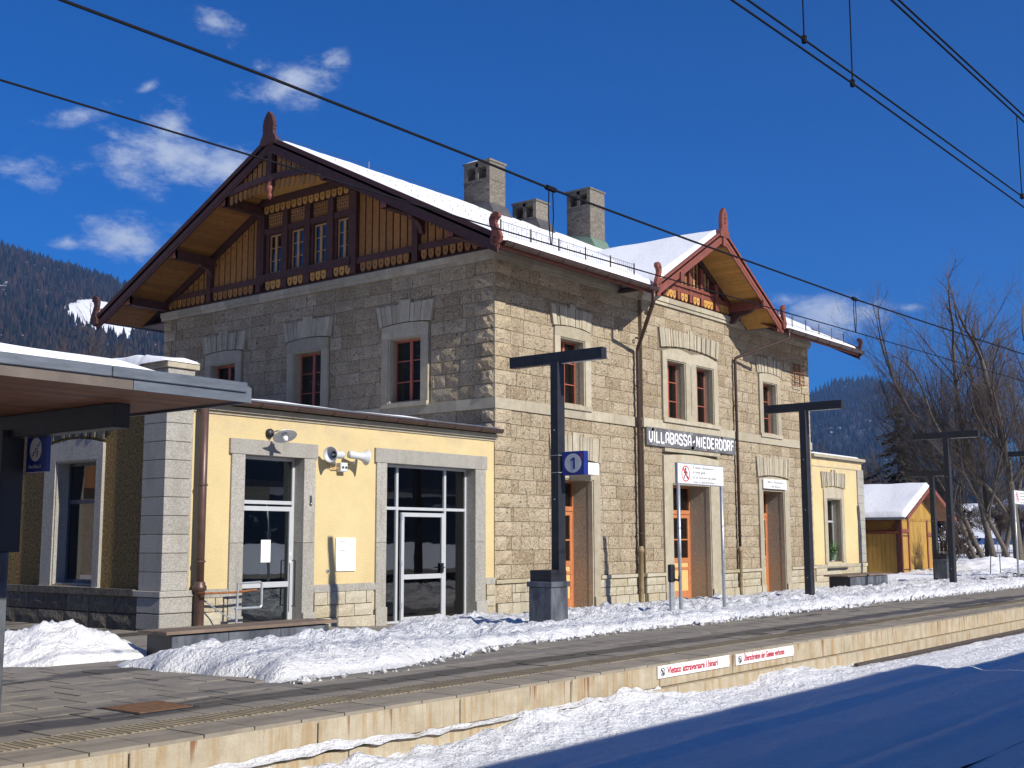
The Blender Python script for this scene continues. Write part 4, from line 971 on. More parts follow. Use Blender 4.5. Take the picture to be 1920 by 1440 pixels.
# chimneys
def chimney(x0, x1, y0, y1, top, label, flash='roof_metal'):
    zb = zr(y0)-.1; m_ = MB()
    m_.box(x0, x1, y0, y1, zb, top-.62); 
    m_.box(x0, x1, y0, y0+.14, top-.62, top-.06); m_.box(x0, x1, y1-.14, y1, top-.62, top-.06); ym = (y0+y1)/2; 
    m_.box(x0, x1, ym-.06, ym+.06, top-.62, top-.06); m_.box(x0+.3, x1-.1, y0+.14, y1-.14, top-.62, top-.3)
    m_.box(x1-.12, x1, y0+.14, y1-.14, top-.62, top-.06); m_.box(x0, x1, y0+.14, y1-.14, top-.2, top-.061)
    o = m_.build('chimney', MT['brick_grey'], sb, label=label)
    c_ = MB(); c_.box(x0-.04, x1+.04, y0-.04, y1+.04, top-.06, top); c_.build('cap', MT['brick_grey'], o); MB().box(x0-.02, x1+.02, y0-.02, y1+.02, top-.70, top-.66).build('band', MT['brick_grey'], o)
    z_ = zb+.15; j = 0; b_ = MB()
    while z_ < top-.75:
        k = y0+(.0 if j % 2 else -.12)
        while k < y1: b_.box(x0-.006, x0+.01, max(k, y0)+.005, min(k+.24, y1)-.005, z_+.006, z_+.074); k += .25
        k = x0+(.0 if j % 2 else -.12)
        while k < x1: b_.box(max(k, x0)+.005, min(k+.24, x1)-.005, y0-.006, y0+.01, z_+.006, z_+.074); k += .25
        z_ += .08; j += 1
    b_.build('brick', MT['brick_grey'], o, kind='stuff')
    f_ = MB(); f_.hexa([(x0-.06,y0-.35,zr(y0-.35)+.02),(x1+.06,y0-.35,zr(y0-.35)+.02),(x1+.06,y1+.1,zr(y1)+.05),(x0-.06,y1+.1,zr(y1)+.05),(x0-.05,y0-.04,zr(y0)+.42),(x1+.05,y0-.04,zr(y0)+.42),(x1+.05,y1+.05,zr(y1)+.38),(x0-.05,y1+.05,zr(y1)+.38)]); f_.build('flashing', MT[flash], o)
    s_ = MB(); s_.hexa([(x0+.05,y0+.15,top),(x1-.1,y0+.15,top),(x1-.1,y1-.02,top),(x0-.02,y1-.02,top),(x0+.12,y0+.3,top+.07),(x1-.2,y0+.3,top+.09),(x1-.25,y1-.15,top+.12),(x0+.1,y1-.15,top+.1)])
    return o
c1 = chimney(7.1, 7.93, 6.0, 7.12, 14.46, 'tall grey brick chimney with snow on its cap')
chimney(9.78, 10.52, 6.1, 7.15, 13.70, 'short squat chimney between the two tall ones')
chimney(12.97, 13.93, 6.0, 7.06, 14.86, 'tall grey chimney nearest the cross gable', 'green_sheet')
tag(grid('cap_snow', MT['snow_smooth'], lin(7.05, 7.7, .05), lin(6.3, 7.15, .05), lambda x, y: 14.45+.13*max(0, 1-((x-7.38)/.34)**2)*max(0, 1-((y-6.75)/.42)**2)**.5), 'little cap of snow on top of the leftmost chimney', 'snow')
# downpipes
def bend(pts, r=.05, mat='pipe_metal', foot=None, parent=sb, ironm='iron_pipe'):
    P = [Vector(p) for p in pts]; path = [P[0]]
    for i in range(1, len(P)-1):
        a, b = (P[i-1]-P[i]).normalized(), (P[i+1]-P[i]).normalized(); s = .09
        for t in (0, .25, .5, .75, 1): path.append((P[i]+a*s)*(1-t)**2+P[i]*2*t*(1-t)+(P[i]+b*s)*t*t)
    path.append(P[-1]); o = MB().tube(path, r, 12).build('downpipe', MT[mat], parent, smooth=True)
    x, y, z = P[-1]
    if foot is not None:
        MB().lathe([(r*1.25, foot), (r*1.25, z-.02), (r*1.7, z), (r*1.7, z+.07), (r*1.35, z+.1), (r*1.35, z+.14), (r, z+.16)], (x, y, 0), (0, 0, 1), 14).build('cast_iron_foot', MT[ironm], o, smooth=True)
    for zz in ([z+.5+i*1.4 for i in range(int((P[-2].z-z)/1.4)+1)]):
        MB().lathe([(r+.008, 0), (r+.018, .005), (r+.018, .035), (r+.008, .04)], (x, y, zz), (0, 0, 1), 12).build('pipe_clamp', MT[mat], o)
    return o
bend([(5.12, EY-.1, 8.66), (5.12, EY-.1, 8.35), (6.33, -.16, 7.3), (6.33, -.16, 1.5)], .058, 'gutter_metal', -.05)
bend([(DX1+.3, EY-.1, 8.66), (DX1+.3, EY-.1, 8.42), (12.33, -.13, 7.75), (12.33, -.13, 1.45)], .048, 'gutter_metal', .0)
# cable rack on the right of the facade
rk = thing('cable_rack', 'rusty iron cable bracket rack high on the right end of the stone facade', 'bracket rack', (17.1, -.1, 7.25))
for x in (16.85, 17.25): MB().box(x-.015, x+.015, -.14, -.1, 7.3, 8.1).build('upright', MT['rust_steel'], rk)
for i in range(6):
    z = 7.32+.14*i; MB().tube([(16.7, -.12, z), (16.95, -.26, z), (17.4, -.26, z), (17.45, -.12, z+.02)], .014, 5).build('hook', MT['rust_steel'], rk)

# ---------------------------------------------------------------- left annex (part of the same building)
AX = -9.45
d1_, d2_ = (-7.68, -6.17, .0, 3.5), (-3.78, -.78, .0, 3.52)
wall('annex_wall', FR, AX, 0, -.2, 4.4, [(h[0]-.04, h[1]+.04, h[2]-.3, h[3]+.04) for h in (d1_, d2_)], .5, 'yellow_stucco')
sw = (2.15, 3.59, 1.0, 3.42)
m_ = MB()
for q in rdiff([(.5, 12.5, -.2, 5.0)], sw): m_.fb(AS, q[0], q[1], q[2], q[3], -.5, 0)
m_.fb(AS, 0, .5, 4.402, 5.0, -.5, 0); m_.build('annex_wall', MT['roughcast'], sb)
MB().box(AX+.5, 0, 12.0, 12.5, -.2, 4.3).build('annex_wall', MT['roughcast'], sb)
def granite_col(fr, u0, u1, z0, z1, d, h=.335, name='granite_block', mat='grey_granite', side=None):
    n_ = round((z1-z0)/h); hh = (z1-z0)/n_
    for i in range(n_):
        m_ = MB(); m_.fb(fr, u0, u1, z0+hh*i+.004, z0+hh*(i+1)-.004, -.02, d); m_.build(name, MT[mat], sb, bevel=.004)
# corner pilaster: blocks wrap both faces
for i in range(13):
    h = (5.0-.95)/12; z0 = .95+h*i
    if i < 12: MB().box(AX-.07, -8.93, -.07, .62, z0+.005, z0+h-.005).build('granite_block', MT['grey_granite'], sb, bevel=.005)
MB().box(AX-.12, -8.86, -.12, .66, 5.0, 5.14).build('coping', MT['trim_stone'], sb, bevel=.01); MB().box(AX-.12, AX+.5, .66, 12.5, 5.0, 5.10).build('coping', MT['shaded_stone'], sb)
MB().box(AX-.13, -8.84, -.13, .7, .84, .95).build('plinth_moulding', MT['grey_granite'], sb, bevel=.01)
for i, (za, zb) in enumerate(((-.1, .26), (.26, .55), (.55, .84))):
    MB().box(AX-.11, -8.86, -.11, .6, za+.006, zb-.006).build('granite_block', MT['grey_granite'], sb, bevel=.012)
course('plinth_moulding', FR, -8.84, 0, [(.80, .95, .035), (.80, .90, .055)], 'grey_granite', [(-8.0, -5.86), (-4.09, -.4)], 1.5)
course('annex_cornice', FR, -8.9, .0, [(4.24, 4.30, .03), (4.30, 4.40, .09)], 'trim_stone', (), 2.2)
for (a, b) in ((-8.86, -8.02), (-5.84, -4.15), (-.36, -.02)):
    ss = stones; stones = []
    ashlar(FR, a, b, .28, .80, [], .26, int(-a*7), 'plinth', .45, .9); ashlar(FR, a, b, -.1, .28, [], .38, int(-a*5), 'plinth', .6, .95)
    for fr, q, st in stones: MB().add(*stone_mesh(fr, q, st, rr)).build('stone', MT['plinth_stone'], sb)
    stones = ss
MB().fb(FR, -5.84, -4.15, -.1, .27, 0, .09).build('plinth_base', MT['plinth_stone'], sb)
stones = []
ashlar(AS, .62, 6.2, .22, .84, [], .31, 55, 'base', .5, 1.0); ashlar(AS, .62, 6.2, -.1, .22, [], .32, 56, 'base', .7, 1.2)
for fr, q, st in stones: MB().add(*stone_mesh(fr, q, st, rr)).build('stone', MT['shaded_stone'], sb)
MB().fb(AS, .7, 12.5, .84, .97, 0, .13).build('plinth_moulding', MT['shaded_stone'], sb); MB().fb(AS, 6.2, 12.5, -.2, .84, 0, .10).build('plinth_base', MT['shaded_stone'], sb)
# door and window surrounds in granite
def granite_frame(fr, a, b, z1, u0, u1, top, dep, z0=-.05, d=.05, ears=.0, parent=sb):
    for (p, q) in ((u0, a), (b, u1)):
        zz = z0
        for t in (1.8, z1):
            MB().fb(fr, p, q, zz+.003, t-.003, -dep-.1, d).build('granite_block', MT['grey_granite'], sb, bevel=.005); zz = t
        MB().fb(fr, p-.03 if p == u0 else p, q if p == u0 else q+.03, z0, .42, d, d+.05).build('granite_block', MT['grey_granite'], sb, bevel=.01)
    MB().fb(fr, u0-ears, u1+ears, z1+.003, top, -dep, d+.01).build('lintel', MT['grey_granite'], sb, bevel=.006)
granite_frame(FR, -7.68, -6.17, 3.5, -8.0, -5.86, 3.80, .3, ears=.05); granite_frame(FR, -3.78, -.78, 3.52, -4.09, -.40, 3.84, .3, ears=.05)
def alu(fr, a, b, z0, z1, fw, D, cols, rows_, name, parent=sb, fill=True):
    """aluminium glazing; cols = list of column edges, rows_ = horizontal bar heights"""
    m_ = MB(); m_.fb(fr, a, a+fw, z0, z1, -D-.06, -D); m_.fb(fr, b-fw, b, z0, z1, -D-.06, -D); m_.fb(fr, a+fw, b-fw, z1-fw, z1, -D-.06, -D); m_.fb(fr, a+fw, b-fw, z0, z0+fw, -D-.06, -D)
    for c in cols: m_.fb(fr, c-fw*.6, c+fw*.6, z0+fw, z1-fw, -D-.055, -D+.006)
    for r in rows_: m_.fb(fr, a+fw, b-fw, r-fw*.6, r+fw*.6, -D-.05, -D-.004)
    o = m_.build(name, MT['aluminium'], parent, bevel=.003)
    ce = [a+fw]+[c for c in cols]+[b-fw]; re = [z0+fw]+list(rows_)+[z1-fw]
    if fill:
        for i in range(len(ce)-1):
            for j in range(len(re)-1): MB().fb(fr, ce[i], ce[i+1], re[j], re[j+1], -D-.034, -D-.028).build('pane', MT['glass'], o)
    return o
o = alu(FR, -7.70, -6.17, .05, 3.5, .06, .24, [], [2.60], 'entrance_frame')
lf = alu(FR, -7.64, -6.23, .1, 2.52, .09, .20, [], [.98], 'glass_door'); MB().tube([(-6.31, -.02+.12, .55), (-6.31, .02, .55), (-6.31, .02, 1.45), (-6.31, .1, 1.45)], .014, 6).build('pull_handle', MT['black_steel'], lf)
MB().fb(FR, -7.02, -6.78, 1.42, 1.86, -.226, -.222).build('notice_paper', MT['paper'], lf)
for zz in (1.58, 1.42): MB().prism([(-6.285+math.cos(q*.785)*.035, zz+math.sin(q*.785)*.035) for q in range(8)], -.2, -.196, FR).build('door_sticker', MT['sign_grey'], lf)
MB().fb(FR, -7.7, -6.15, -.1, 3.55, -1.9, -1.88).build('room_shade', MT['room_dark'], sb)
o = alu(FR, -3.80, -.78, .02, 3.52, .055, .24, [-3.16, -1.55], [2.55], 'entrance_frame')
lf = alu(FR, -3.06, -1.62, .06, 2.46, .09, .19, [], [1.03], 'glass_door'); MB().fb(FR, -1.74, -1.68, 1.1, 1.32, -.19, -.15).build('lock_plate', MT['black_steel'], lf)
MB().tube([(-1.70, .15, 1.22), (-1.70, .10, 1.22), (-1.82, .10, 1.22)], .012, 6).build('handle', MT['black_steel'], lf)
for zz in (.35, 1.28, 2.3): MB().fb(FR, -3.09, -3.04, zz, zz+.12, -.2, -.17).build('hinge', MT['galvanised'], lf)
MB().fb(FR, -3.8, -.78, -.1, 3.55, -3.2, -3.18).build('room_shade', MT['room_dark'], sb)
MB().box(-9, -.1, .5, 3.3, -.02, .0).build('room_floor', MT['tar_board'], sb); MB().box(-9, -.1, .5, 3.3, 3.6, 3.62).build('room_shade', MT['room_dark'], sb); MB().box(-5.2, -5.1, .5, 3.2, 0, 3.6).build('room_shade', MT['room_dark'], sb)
for (a, b) in ((-7.68, -6.17), (-3.78, -.78)): MB().fb(FR, a, b, -.1, .05 if a < -5 else .02, -.3, .12).build('threshold', MT['grey_granite'], sb)
# side window of the annex
ow_ = surround(AS, 2.15, 3.59, 1.0, 3.42, 1.94, 3.98, 3.72, .12, .06, 'grey_granite', rev=.3)
vouss(AS, 1.94, 3.98, 3.78, 4.2, 7, .1, .06, 'shaded_stone', 9)
o = window(AS, 2.15, 3.59, 1.03, 3.40, .24, 'grey_steel', 1, 2, 'annex_window', .07, .08, tfix=[2.62])
# gutter, roof and snow of the annex
gutter(((-8.75, -.24, 4.50), -.02), r=.075, brk=.95)
MB().hexa([(-9.0,-.18,4.42),(.0,-.18,4.42),(0,12.2,4.70),(-9.0,12.2,4.70),(-9.0,-.18,4.52),(0,-.18,4.52),(0,12.2,4.80),(-9.0,12.2,4.80)]).build('annex_roof', MT['roof_metal'], sb)
MB().fb(FR, -8.85, 0, 4.50, 4.57, .06, .12).build('roof_edge', MT['zinc'], sb)
snow_roof('roof_snow', 'flat snow on the low annex roof behind its gutter', -8.8, -.6, .1, 6, .15, .15, lambda u, v, t: (u, v, 4.53+.02*v+t), lambda x, y: .10+.03*noise.noise(Vector((x, y, 1)))-max(0, (x+3)*.03))
snow_roof('coping_snow', 'drooping cushion of snow on the parapet of the left annex corner', AX-.16, -8.84, -.14, 6.5, .06, .06, lambda u, v, t: (u-.10*max(0, (AX+.1-u)) , v, 5.12-(.03 if v > .66 else 0)+t), lambda x, y: .16+.06*math.sin(y*1.1)+.03*noise.noise(Vector((x*3, y*2, 1)))-.10*max(0, .9-y)*1.0)
bend([(-8.78, -.20, 4.44), (-8.78, -.20, 2.5), (-8.78, -.20, .95)], .075, 'pipe_metal', .15, ironm='pipe_metal')

# ---------------------------------------------------------------- right wing
w3 = (19.42, 20.72, .98, 3.35)
wall('wing_wall', FR, L+.02, 22.9, -.2, 4.78, [w3], .5, 'yellow_stucco')
MB().box(22.4, 22.9, .5, 9, -.2, 4.78).build('wing_wall', MT['roughcast'], sb)
granite_col(FR, 22.35, 22.95, .95, 4.5, .05)
course('wing_coping', FR, L, 23.0, [(4.78, 4.84, .05), (4.84, 4.95, .14)], 'trim_stone', (), 2.4); course('wing_cornice', FR, L, 23.0, [(4.5, 4.53, .02)], 'trim_stone')
course('plinth_moulding', FR, L+.05, 23.0, [(.80, .92, .07)], 'trim_stone'); stones = []
ashlar(FR, L+.05, 22.95, .3, .80, [], .25, 66, 'plinth', .7, 1.4); ashlar(FR, L+.05, 22.95, -.1, .3, [], .4, 67, 'plinth', .7, 1.3)
for fr, q, st in stones: MB().add(*stone_mesh(fr, q, st, rr)).build('stone', MT['plinth_stone'], sb)
surround(FR, 19.42, 20.72, .98, 3.35, 19.15, 20.98, 3.68, .08, .05)
vouss(FR, 19.05, 21.08, 3.72, 4.32, 7, .08, .08, seed=40)
o = window(FR, 19.42, 20.72, 1.0, 3.33, .3, 'aluminium', 2, 2, 'wing_window', .06, .07, tfix=[2.5])
MB().fb(FR, 19.5, 20.64, 1.06, 2.46, -.42, -.41).build('blind', MT['green_blind'], o)
snow_roof('coping_snow', 'thin line of snow on the coping of the right wing', L+.05, 22.6, -.12, 1.2, .15, .1, lambda u, v, t: (u, v, 4.95+t), lambda x, y: .06)
MB().fb(FR, 19.2, 20.95, .72, .78, .06, .12).build('metal_sill', MT['black_steel'], sb)
# ---------------------------------------------------------------- lettering helpers
def text_mesh(txt, size, sx=1.0, depth=.002, bold=0.0):
    cu = bpy.data.curves.new('t', 'FONT'); cu.body = txt; cu.size = size; cu.extrude = depth; cu.offset = bold; cu.resolution_u = 3; cu.align_x = 'LEFT'
    ob = bpy.data.objects.new('t', cu); C.objects.link(ob); dg = bpy.context.evaluated_depsgraph_get()
    me = bpy.data.meshes.new_from_object(ob.evaluated_get(dg)); bpy.data.objects.remove(ob)
    for v in me.vertices: v.co.x *= sx
    return me
def text_on(txt, fr, u, z, d, size, mat, parent, sx=1.0, bold=0.0, width=None, name='lettering'):
    me = text_mesh(txt, size, sx, .0015, bold)
    if width:
        w = max(v.co.x for v in me.vertices)-min(v.co.x for v in me.vertices); k = width/w
        for v in me.vertices: v.co.x *= k
    for v in me.vertices: v.co = Vector(fr(u+v.co.x, z+v.co.y, d+v.co.z))
    return link(me, name, MT[mat], parent)
STK = {'V': [[(0,1),(0,.28),(.4,0),(.6,0),(1,.28),(1,1)]], 'I': [[(.5,0),(.5,1)]], 'L': [[(0,1),(0,0),(1,0)]],
 'A': [[(0,0),(0,.8),(.3,1),(.7,1),(1,.8),(1,0)],[(0,.38),(1,.38)]], 'B': [[(0,0),(0,1),(.75,1),(1,.88),(1,.62),(.8,.52),(1,.42),(1,.12),(.75,0),(0,0)],[(0,.52),(.8,.52)]],
 'S': [[(1,.8),(1,.9),(.8,1),(.2,1),(0,.88),(0,.62),(1,.42),(1,.12),(.8,0),(.2,0),(0,.12),(0,.22)]], '-': [[(.15,.35),(.85,.55)]],
 'N': [[(0,0),(0,1),(1,0),(1,1)]], 'E': [[(1,1),(0,1),(0,0),(1,0)],[(0,.5),(.8,.5)]], 'D': [[(0,0),(0,1),(.7,1),(1,.8),(1,.2),(.7,0),(0,0)]],
 'R': [[(0,0),(0,1),(.75,1),(1,.88),(1,.6),(.75,.48),(0,.48)],[(.55,.48),(1,0)]], 'O': [[(0,.15),(0,.85),(.2,1),(.8,1),(1,.85),(1,.15),(.8,0),(.2,0),(0,.15)]], 'F': [[(0,0),(0,1),(1,1)],[(0,.5),(.8,.5)]]}
def stroke_text(s, fr, u0, u1, z0, h, d, w):
    m_ = MB(); unit = (u1-u0)/sum(.55 if c in 'I' else 1 for c in s); u = u0
    for c in s:
        cw = unit*(.55 if c == 'I' else 1); a, b = u+cw*.14+w/2*.4, u+cw*.86-w/2*.4
        for li in STK[c]:
            P = [(a+(b-a)*p, z0+h*q) for p, q in li]
            for i in range(len(P)-1):
                p, q = Vector(P[i]), Vector(P[i+1]); t = (q-p).normalized(); n_ = Vector((-t.y, t.x))*w/2; e = t*w*.28; p = p+e*(i == 0); q = q-e*(i == len(P)-2)
                m_.prism([tuple(p-e-n_), tuple(q+e-n_), tuple(q+e+n_), tuple(p-e+n_)], d, d+.003+.0004*i, fr)
        u += cw
    return m_
# station name board
nb = thing('station_name_board', 'weathered dark grey board reading VILLABASSA-NIEDERDORF across the stone facade', 'name board', (9.35, -.2, 4.8))
MB().fb(FD, 6.66, 11.98, 4.54, 5.08, .02, .10).build('board', MT['tar_board'], nb, bevel=.01)
stroke_text('VILLABASSA-NIEDERDORF', FD, 6.74, 11.95, 4.66, .30, .101, .058).build('lettering', MT['white_paint'], nb)
pm_ = MB(); r_ = random.Random(8)
for i in range(16):
    u = r_.uniform(6.75, 11.6); z = r_.choice((4.56, 4.97)); w = r_.uniform(.1, .34); pm_.prism([(u, z), (u+w*.8, z), (u+w, z+.09), (u+w*.25, z+.09)], .1, .1008, FD)
pm_.build('peeled_paint', MT['peeled_grey'], nb)
# ---------------------------------------------------------------- T-shaped platform light posts
def tpost(x, y, z0, H, label, w=.20, bar=(-1.0, 1.02), lbl='lamp_post', w2=.17):
    t = thing(lbl, label, 'lamp post', (x, y, z0), 'T-shaped steel light posts along the platform')
    MB().box(x-.10, x+.10, y-.085, y+.085, z0-.1, H-.08).build('post', MT['black_steel'], t, bevel=.008)
    MB().box(x-.075, x+.075, y+bar[0], y+bar[1], H-.10, H+.10).build('cross_arm', MT['black_steel'], t, bevel=.006)
    MB().box(x-.045, x+.045, y+bar[0]+.1, y-.12, H-.108, H-.101).build('light_strip', MT['sign_grey'], t)
    for zz in (.6, 2.2, 3.4):
        if z0+zz < H-.5: MB().lathe([(.0, 0), (.012, 0), (.012, .012), (0, .012)], (x-.103, y+.0, z0+zz), (-1, 0, 0), 6).build('bolt', MT['galvanised'], t)
    return t
TP = tpost(-5.75, -6.11, .34, 5.02, 'nearest T-shaped dark steel light post with the number one sign and a litter bin')
tpost(4.35, -6.11, .34, 5.02, 'second T-shaped dark steel light post, in front of the third station door')
tpost(14.6, -6.11, .34, 5.02, 'third T-shaped dark steel light post, between the shed and the thin sign')
tpost(24.7, -6.11, .34, 5.02, 'dark light post arm poking in at the right picture edge')
tpost(22.2, -3.0, .30, 4.27, 'smaller T-shaped post behind the third one with a bin at its foot', bar=(-.85, 1.0))
def bx(p, x0, x1, y0, y1, z0, z1, mat, name, **k): return MB().box(x0, x1, y0, y1, z0, z1).build(name, MT[mat], p, **k)
def litter_bin(x, y, z0, label, s=1.0):
    b_ = thing('litter_bin', label, 'litter bin', (x, y, z0), 'dark steel litter bins on the platform')
    w, d = .24*s, .24*s
    bx(b_, x-w, x+w, y-d, y+d, z0+.10, z0+.72, 'grey_steel', 'body', bevel=.012)
    bx(b_, x-w-.025, x+w+.025, y-d-.025, y+d+.025, z0+.72, z0+.81, 'grey_steel', 'rim', bevel=.008)
    bx(b_, x-w+.03, x+w-.03, y-d+.03, y+d-.03, z0+.81, z0+.815, 'black_paint', 'opening')
    m_ = MB()
    for (a, b, c, e) in ((x-w+.02, x+w-.02, y-d+.02, y-d+.04), (x-w+.02, x+w-.02, y+d-.04, y+d-.02), (x-w+.02, x-w+.04, y-d+.04, y+d-.04), (x+w-.04, x+w-.02, y-d+.04, y+d-.04)): m_.box(a, b, c, e, z0+.81, z0+.99)
    m_.build('hood', MT['black_steel'], b_); bx(b_, x-w+.02, x+w-.02, y-d+.02, y+d-.02, z0+.99, z0+1.0, 'black_steel', 'lid')
    bx(b_, x+.05, x+w-.03, y-.1, y+.1, z0, z0+.1, 'black_steel', 'foot'); return b_
litter_bin(-6.12, -6.16, .34, 'large dark steel litter bin standing against the nearest light post')
litter_bin(21.9, -3.35, .30, 'distant litter bin at the foot of the smaller light post')
# platform number sign on the post
s1 = thing('platform_number_sign', 'blue box sign with a grey disc and the number 1 on the nearest light post', 'platform sign', (-5.75, -6.2, 3.15))
SX = -5.80
def SG(u, z, d): return (SX-d, -u, z)       # faces -X, u to the right as seen by the reader
bx(s1, SX, SX+.13, -6.70, -6.23, 2.95, 3.36, 'blue_enamel', 'box', bevel=.008)
MB().prism([(6.465+math.cos(q*math.pi/16)*.175, 3.155+math.sin(q*math.pi/16)*.165) for q in range(32)], .001, .004, SG).build('disc', MT['sign_grey'], s1)
MB().prism([(6.47,3.05),(6.51,3.05),(6.51,3.25),(6.465,3.25),(6.42,3.215),(6.42,3.19),(6.47,3.205)], .005, .008, SG).build('numeral', MT['blue_enamel'], s1)
MB().prism([(6.64,3.325),(6.665,3.30),(6.65,3.28),(6.67,3.26),(6.64,3.24),(6.655,3.22),(6.63,3.25),(6.645,3.27),(6.625,3.295)], .001, .003, SG).build('red_mark', MT['red_paint'], s1)
for zz in (3.0, 3.3): MB().tube([(-5.86, -6.02, zz), (-5.86, -6.2, zz)], .006, 5).tube([(-5.86, -6.2, zz), (-5.74, -6.24, zz)], .006, 5).build('clamp', MT['galvanised'], s1)
# warning board on two posts
def warn_board(x0, x1, y, z0, z1, label, gz=.34, small=False):
    t = thing('warning_sign', label, 'warning sign', ((x0+x1)/2, y, gz))
    bx(t, x0, x1, y-.03, y+.03, z0, z1, 'galvanised', 'box', bevel=.006)
    fr = lambda u, z, d: (u, y-.03-d, z); h = z1-z0; w = x1-x0
    MB().fb(fr, x0+.02, x1-.02, z0+.02, z1-.02, .0, .004).build('panel', MT['white_paint'], t)
    for xx in (x0+.07, x1-.05): MB().tube([(xx, y, gz-.2), (xx, y, z0+.1)], .034, 10).build('post', MT['galvanised'], t, smooth=True)
    cx, cz, r = x0+w*.165, z0+h*.5, h*.38
    n_ = 28; rg = MB(); ri = [(cx+math.cos(2*math.pi*k/n_)*r, cz+math.sin(2*math.pi*k/n_)*r) for k in range(n_)]; rj = [(cx+math.cos(2*math.pi*k/n_)*r*.86, cz+math.sin(2*math.pi*k/n_)*r*.86) for k in range(n_)]
    for k in range(n_): k2 = (k+1) % n_; rg.prism([ri[k], ri[k2], rj[k2], rj[k]], .004, .008, fr)
    s_ = r*.707; rg.prism([(cx-s_-.012, cz+s_-.012), (cx-s_+.012, cz+s_+.012), (cx+s_+.012, cz-s_+.012), (cx+s_-.012, cz-s_-.012)], .009, .011, fr); rg.build('prohibition_ring', MT['red_paint'], t)
    pe = MB(); pe.prism([(cx+math.cos(q*.785)*.028, cz+r*.55+math.sin(q*.785)*.032) for q in range(8)], .005, .008, fr)
    for P in ([(-.035,.32),(.035,.32),(.03,-.05),(-.03,-.05)], [(-.03,-.05),(.0,-.05),(-.05,-.62),(-.08,-.62)], [(.0,-.05),(.03,-.05),(.07,-.58),(.045,-.6)], [(-.035,.32),(-.09,.0),(-.07,-.02),(-.03,.2)], [(.035,.32),(.085,.02),(.065,0),(.03,.2)]):
        pe.prism([(cx+a*(r/.16 if small else 1), cz+b*r) for a, b in P], .005, .008, fr)
    pe.build('pictogram', MT['black_paint'], t); tx_ = x0+w*.32
    for i, (s, wd) in enumerate((('È vietato oltrepassare', .44), ('la linea gialla', .27), ('Es ist verboten die gelbe', .50), ('Linie zu überschreiten', .46))):
        text_on(s, fr, tx_, z1-h*(.24+.215*i)-(.0 if i < 2 else h*.03), .0045, h*.17, 'black_paint', t, bold=0, width=w*wd)
    MB().fb(fr, tx_, x1-.08, z0+h*.475, z0+h*.485, .004, .006).build('rule', MT['black_paint'], t); return t
warn_board(-2.74, -.92, -6.7, 2.90, 3.31, 'white bilingual yellow-line warning board on two grey posts before the middle door')
warn_board(20.35, 22.3, -6.4, 3.02, 3.50, 'cut-off white warning board on thin posts at the right picture edge')
hp = thing('hydrant_post', 'short metal post with dark fittings beside the left leg of the warning board', 'utility post', (-2.87, -6.62, .34))
bx(hp, -2.93, -2.83, -6.66, -6.6, .3, 1.05, 'galvanised', 'post', bevel=.01); bx(hp, -2.94, -2.80, -6.68, -6.58, 1.05, 1.38, 'black_steel', 'fitting', bevel=.02)
MB().tube([(-2.87, -6.7, 1.1), (-2.76, -6.72, 1.08), (-2.7, -6.7, 1.16)], .022, 6).build('tap', MT['black_steel'], hp)
# enamel strips on the platform wall
PWF = lambda u, z, d: (u, -10.53-d, z)
def strip(u0, u1, z0, z1, txt, label):
    t = thing('wall_notice', label, 'notice', ((u0+u1)/2, -10.55, z0)); MB().fb(PWF, u0, u1, z0, z1, .004, .02).build('panel', MT['white_paint'], t, bevel=.003)
    cx, cz, r = u0+.11, (z0+z1)/2, .052; n_ = 20; rg = MB()
    for k in range(n_):
        a, b = 2*math.pi*k/n_, 2*math.pi*(k+1)/n_; rg.prism([(cx+math.cos(a)*r, cz+math.sin(a)*r), (cx+math.cos(b)*r, cz+math.sin(b)*r), (cx+math.cos(b)*r*.82, cz+math.sin(b)*r*.82), (cx+math.cos(a)*r*.82, cz+math.sin(a)*r*.82)], .021, .024, PWF)
    rg.prism([(cx-.038, cz+.03), (cx-.03, cz+.038), (cx+.038, cz-.03), (cx+.03, cz-.038)], .024, .026, PWF); rg.prism([(cx-.012, cz-.035), (cx+.012, cz-.035), (cx+.014, cz+.02), (cx-.014, cz+.02)], .021, .023, PWF); rg.build('emblem', MT['black_paint'], t)
    text_on(txt, PWF, u0+.22, z0+.045, .0215, .115, 'sign_red', t, bold=.003, width=(u1-u0)*.70)
    for u in (u0+.02, u1-.02):
        for z in (z0+.02, z1-.02): MB().fb(PWF, u-.006, u+.006, z-.006, z+.006, .02, .026).build('rivet', MT['galvanised'], t)
strip(-9.80, -7.98, .165, .315, 'Vietato attraversare i binari', 'longer white strip with red Italian words Vietato attraversare i binari')
strip(-7.80, -6.02, .16, .305, 'Überschreiten der Geleise verboten', 'white strip with red German words Überschreiten der Geleise verboten')
# ---------------------------------------------------------------- left canopy
cy0, cy1, cx0, cx1 = -10.66, -5.6, -27, -16.25
cn_ = thing('platform_canopy', 'flat canopy with grey metal fascia and slatted timber soffit at the left edge', 'canopy', (-16.8, -8, .34))
bx(cn_, cx0, cx1, cy0, cy1, 3.03, 3.10, 'zinc', 'roof_deck')
for i, (a, b, mt) in enumerate(((-27, -22, 'zinc'), (-22, -17.36, 'bronze_sheet'), (-17.36, cx1, 'zinc'))):
    bx(cn_, a+.003, b-.003, cy0-.02, cy0, 2.965, 3.04, mt, 'fascia')
for a, b in ((-27, -21), (-21, -17.55), (-17.55, -16.3)): bx(cn_, a+.003, b-.003, cy0-.04, cy0+.25, 3.043, 3.125, 'zinc', 'flashing', bevel=.006)
bx(cn_, cx1-.003, cx1+.02, cy0+.003, cy1, 2.965, 3.09, 'zinc', 'fascia')
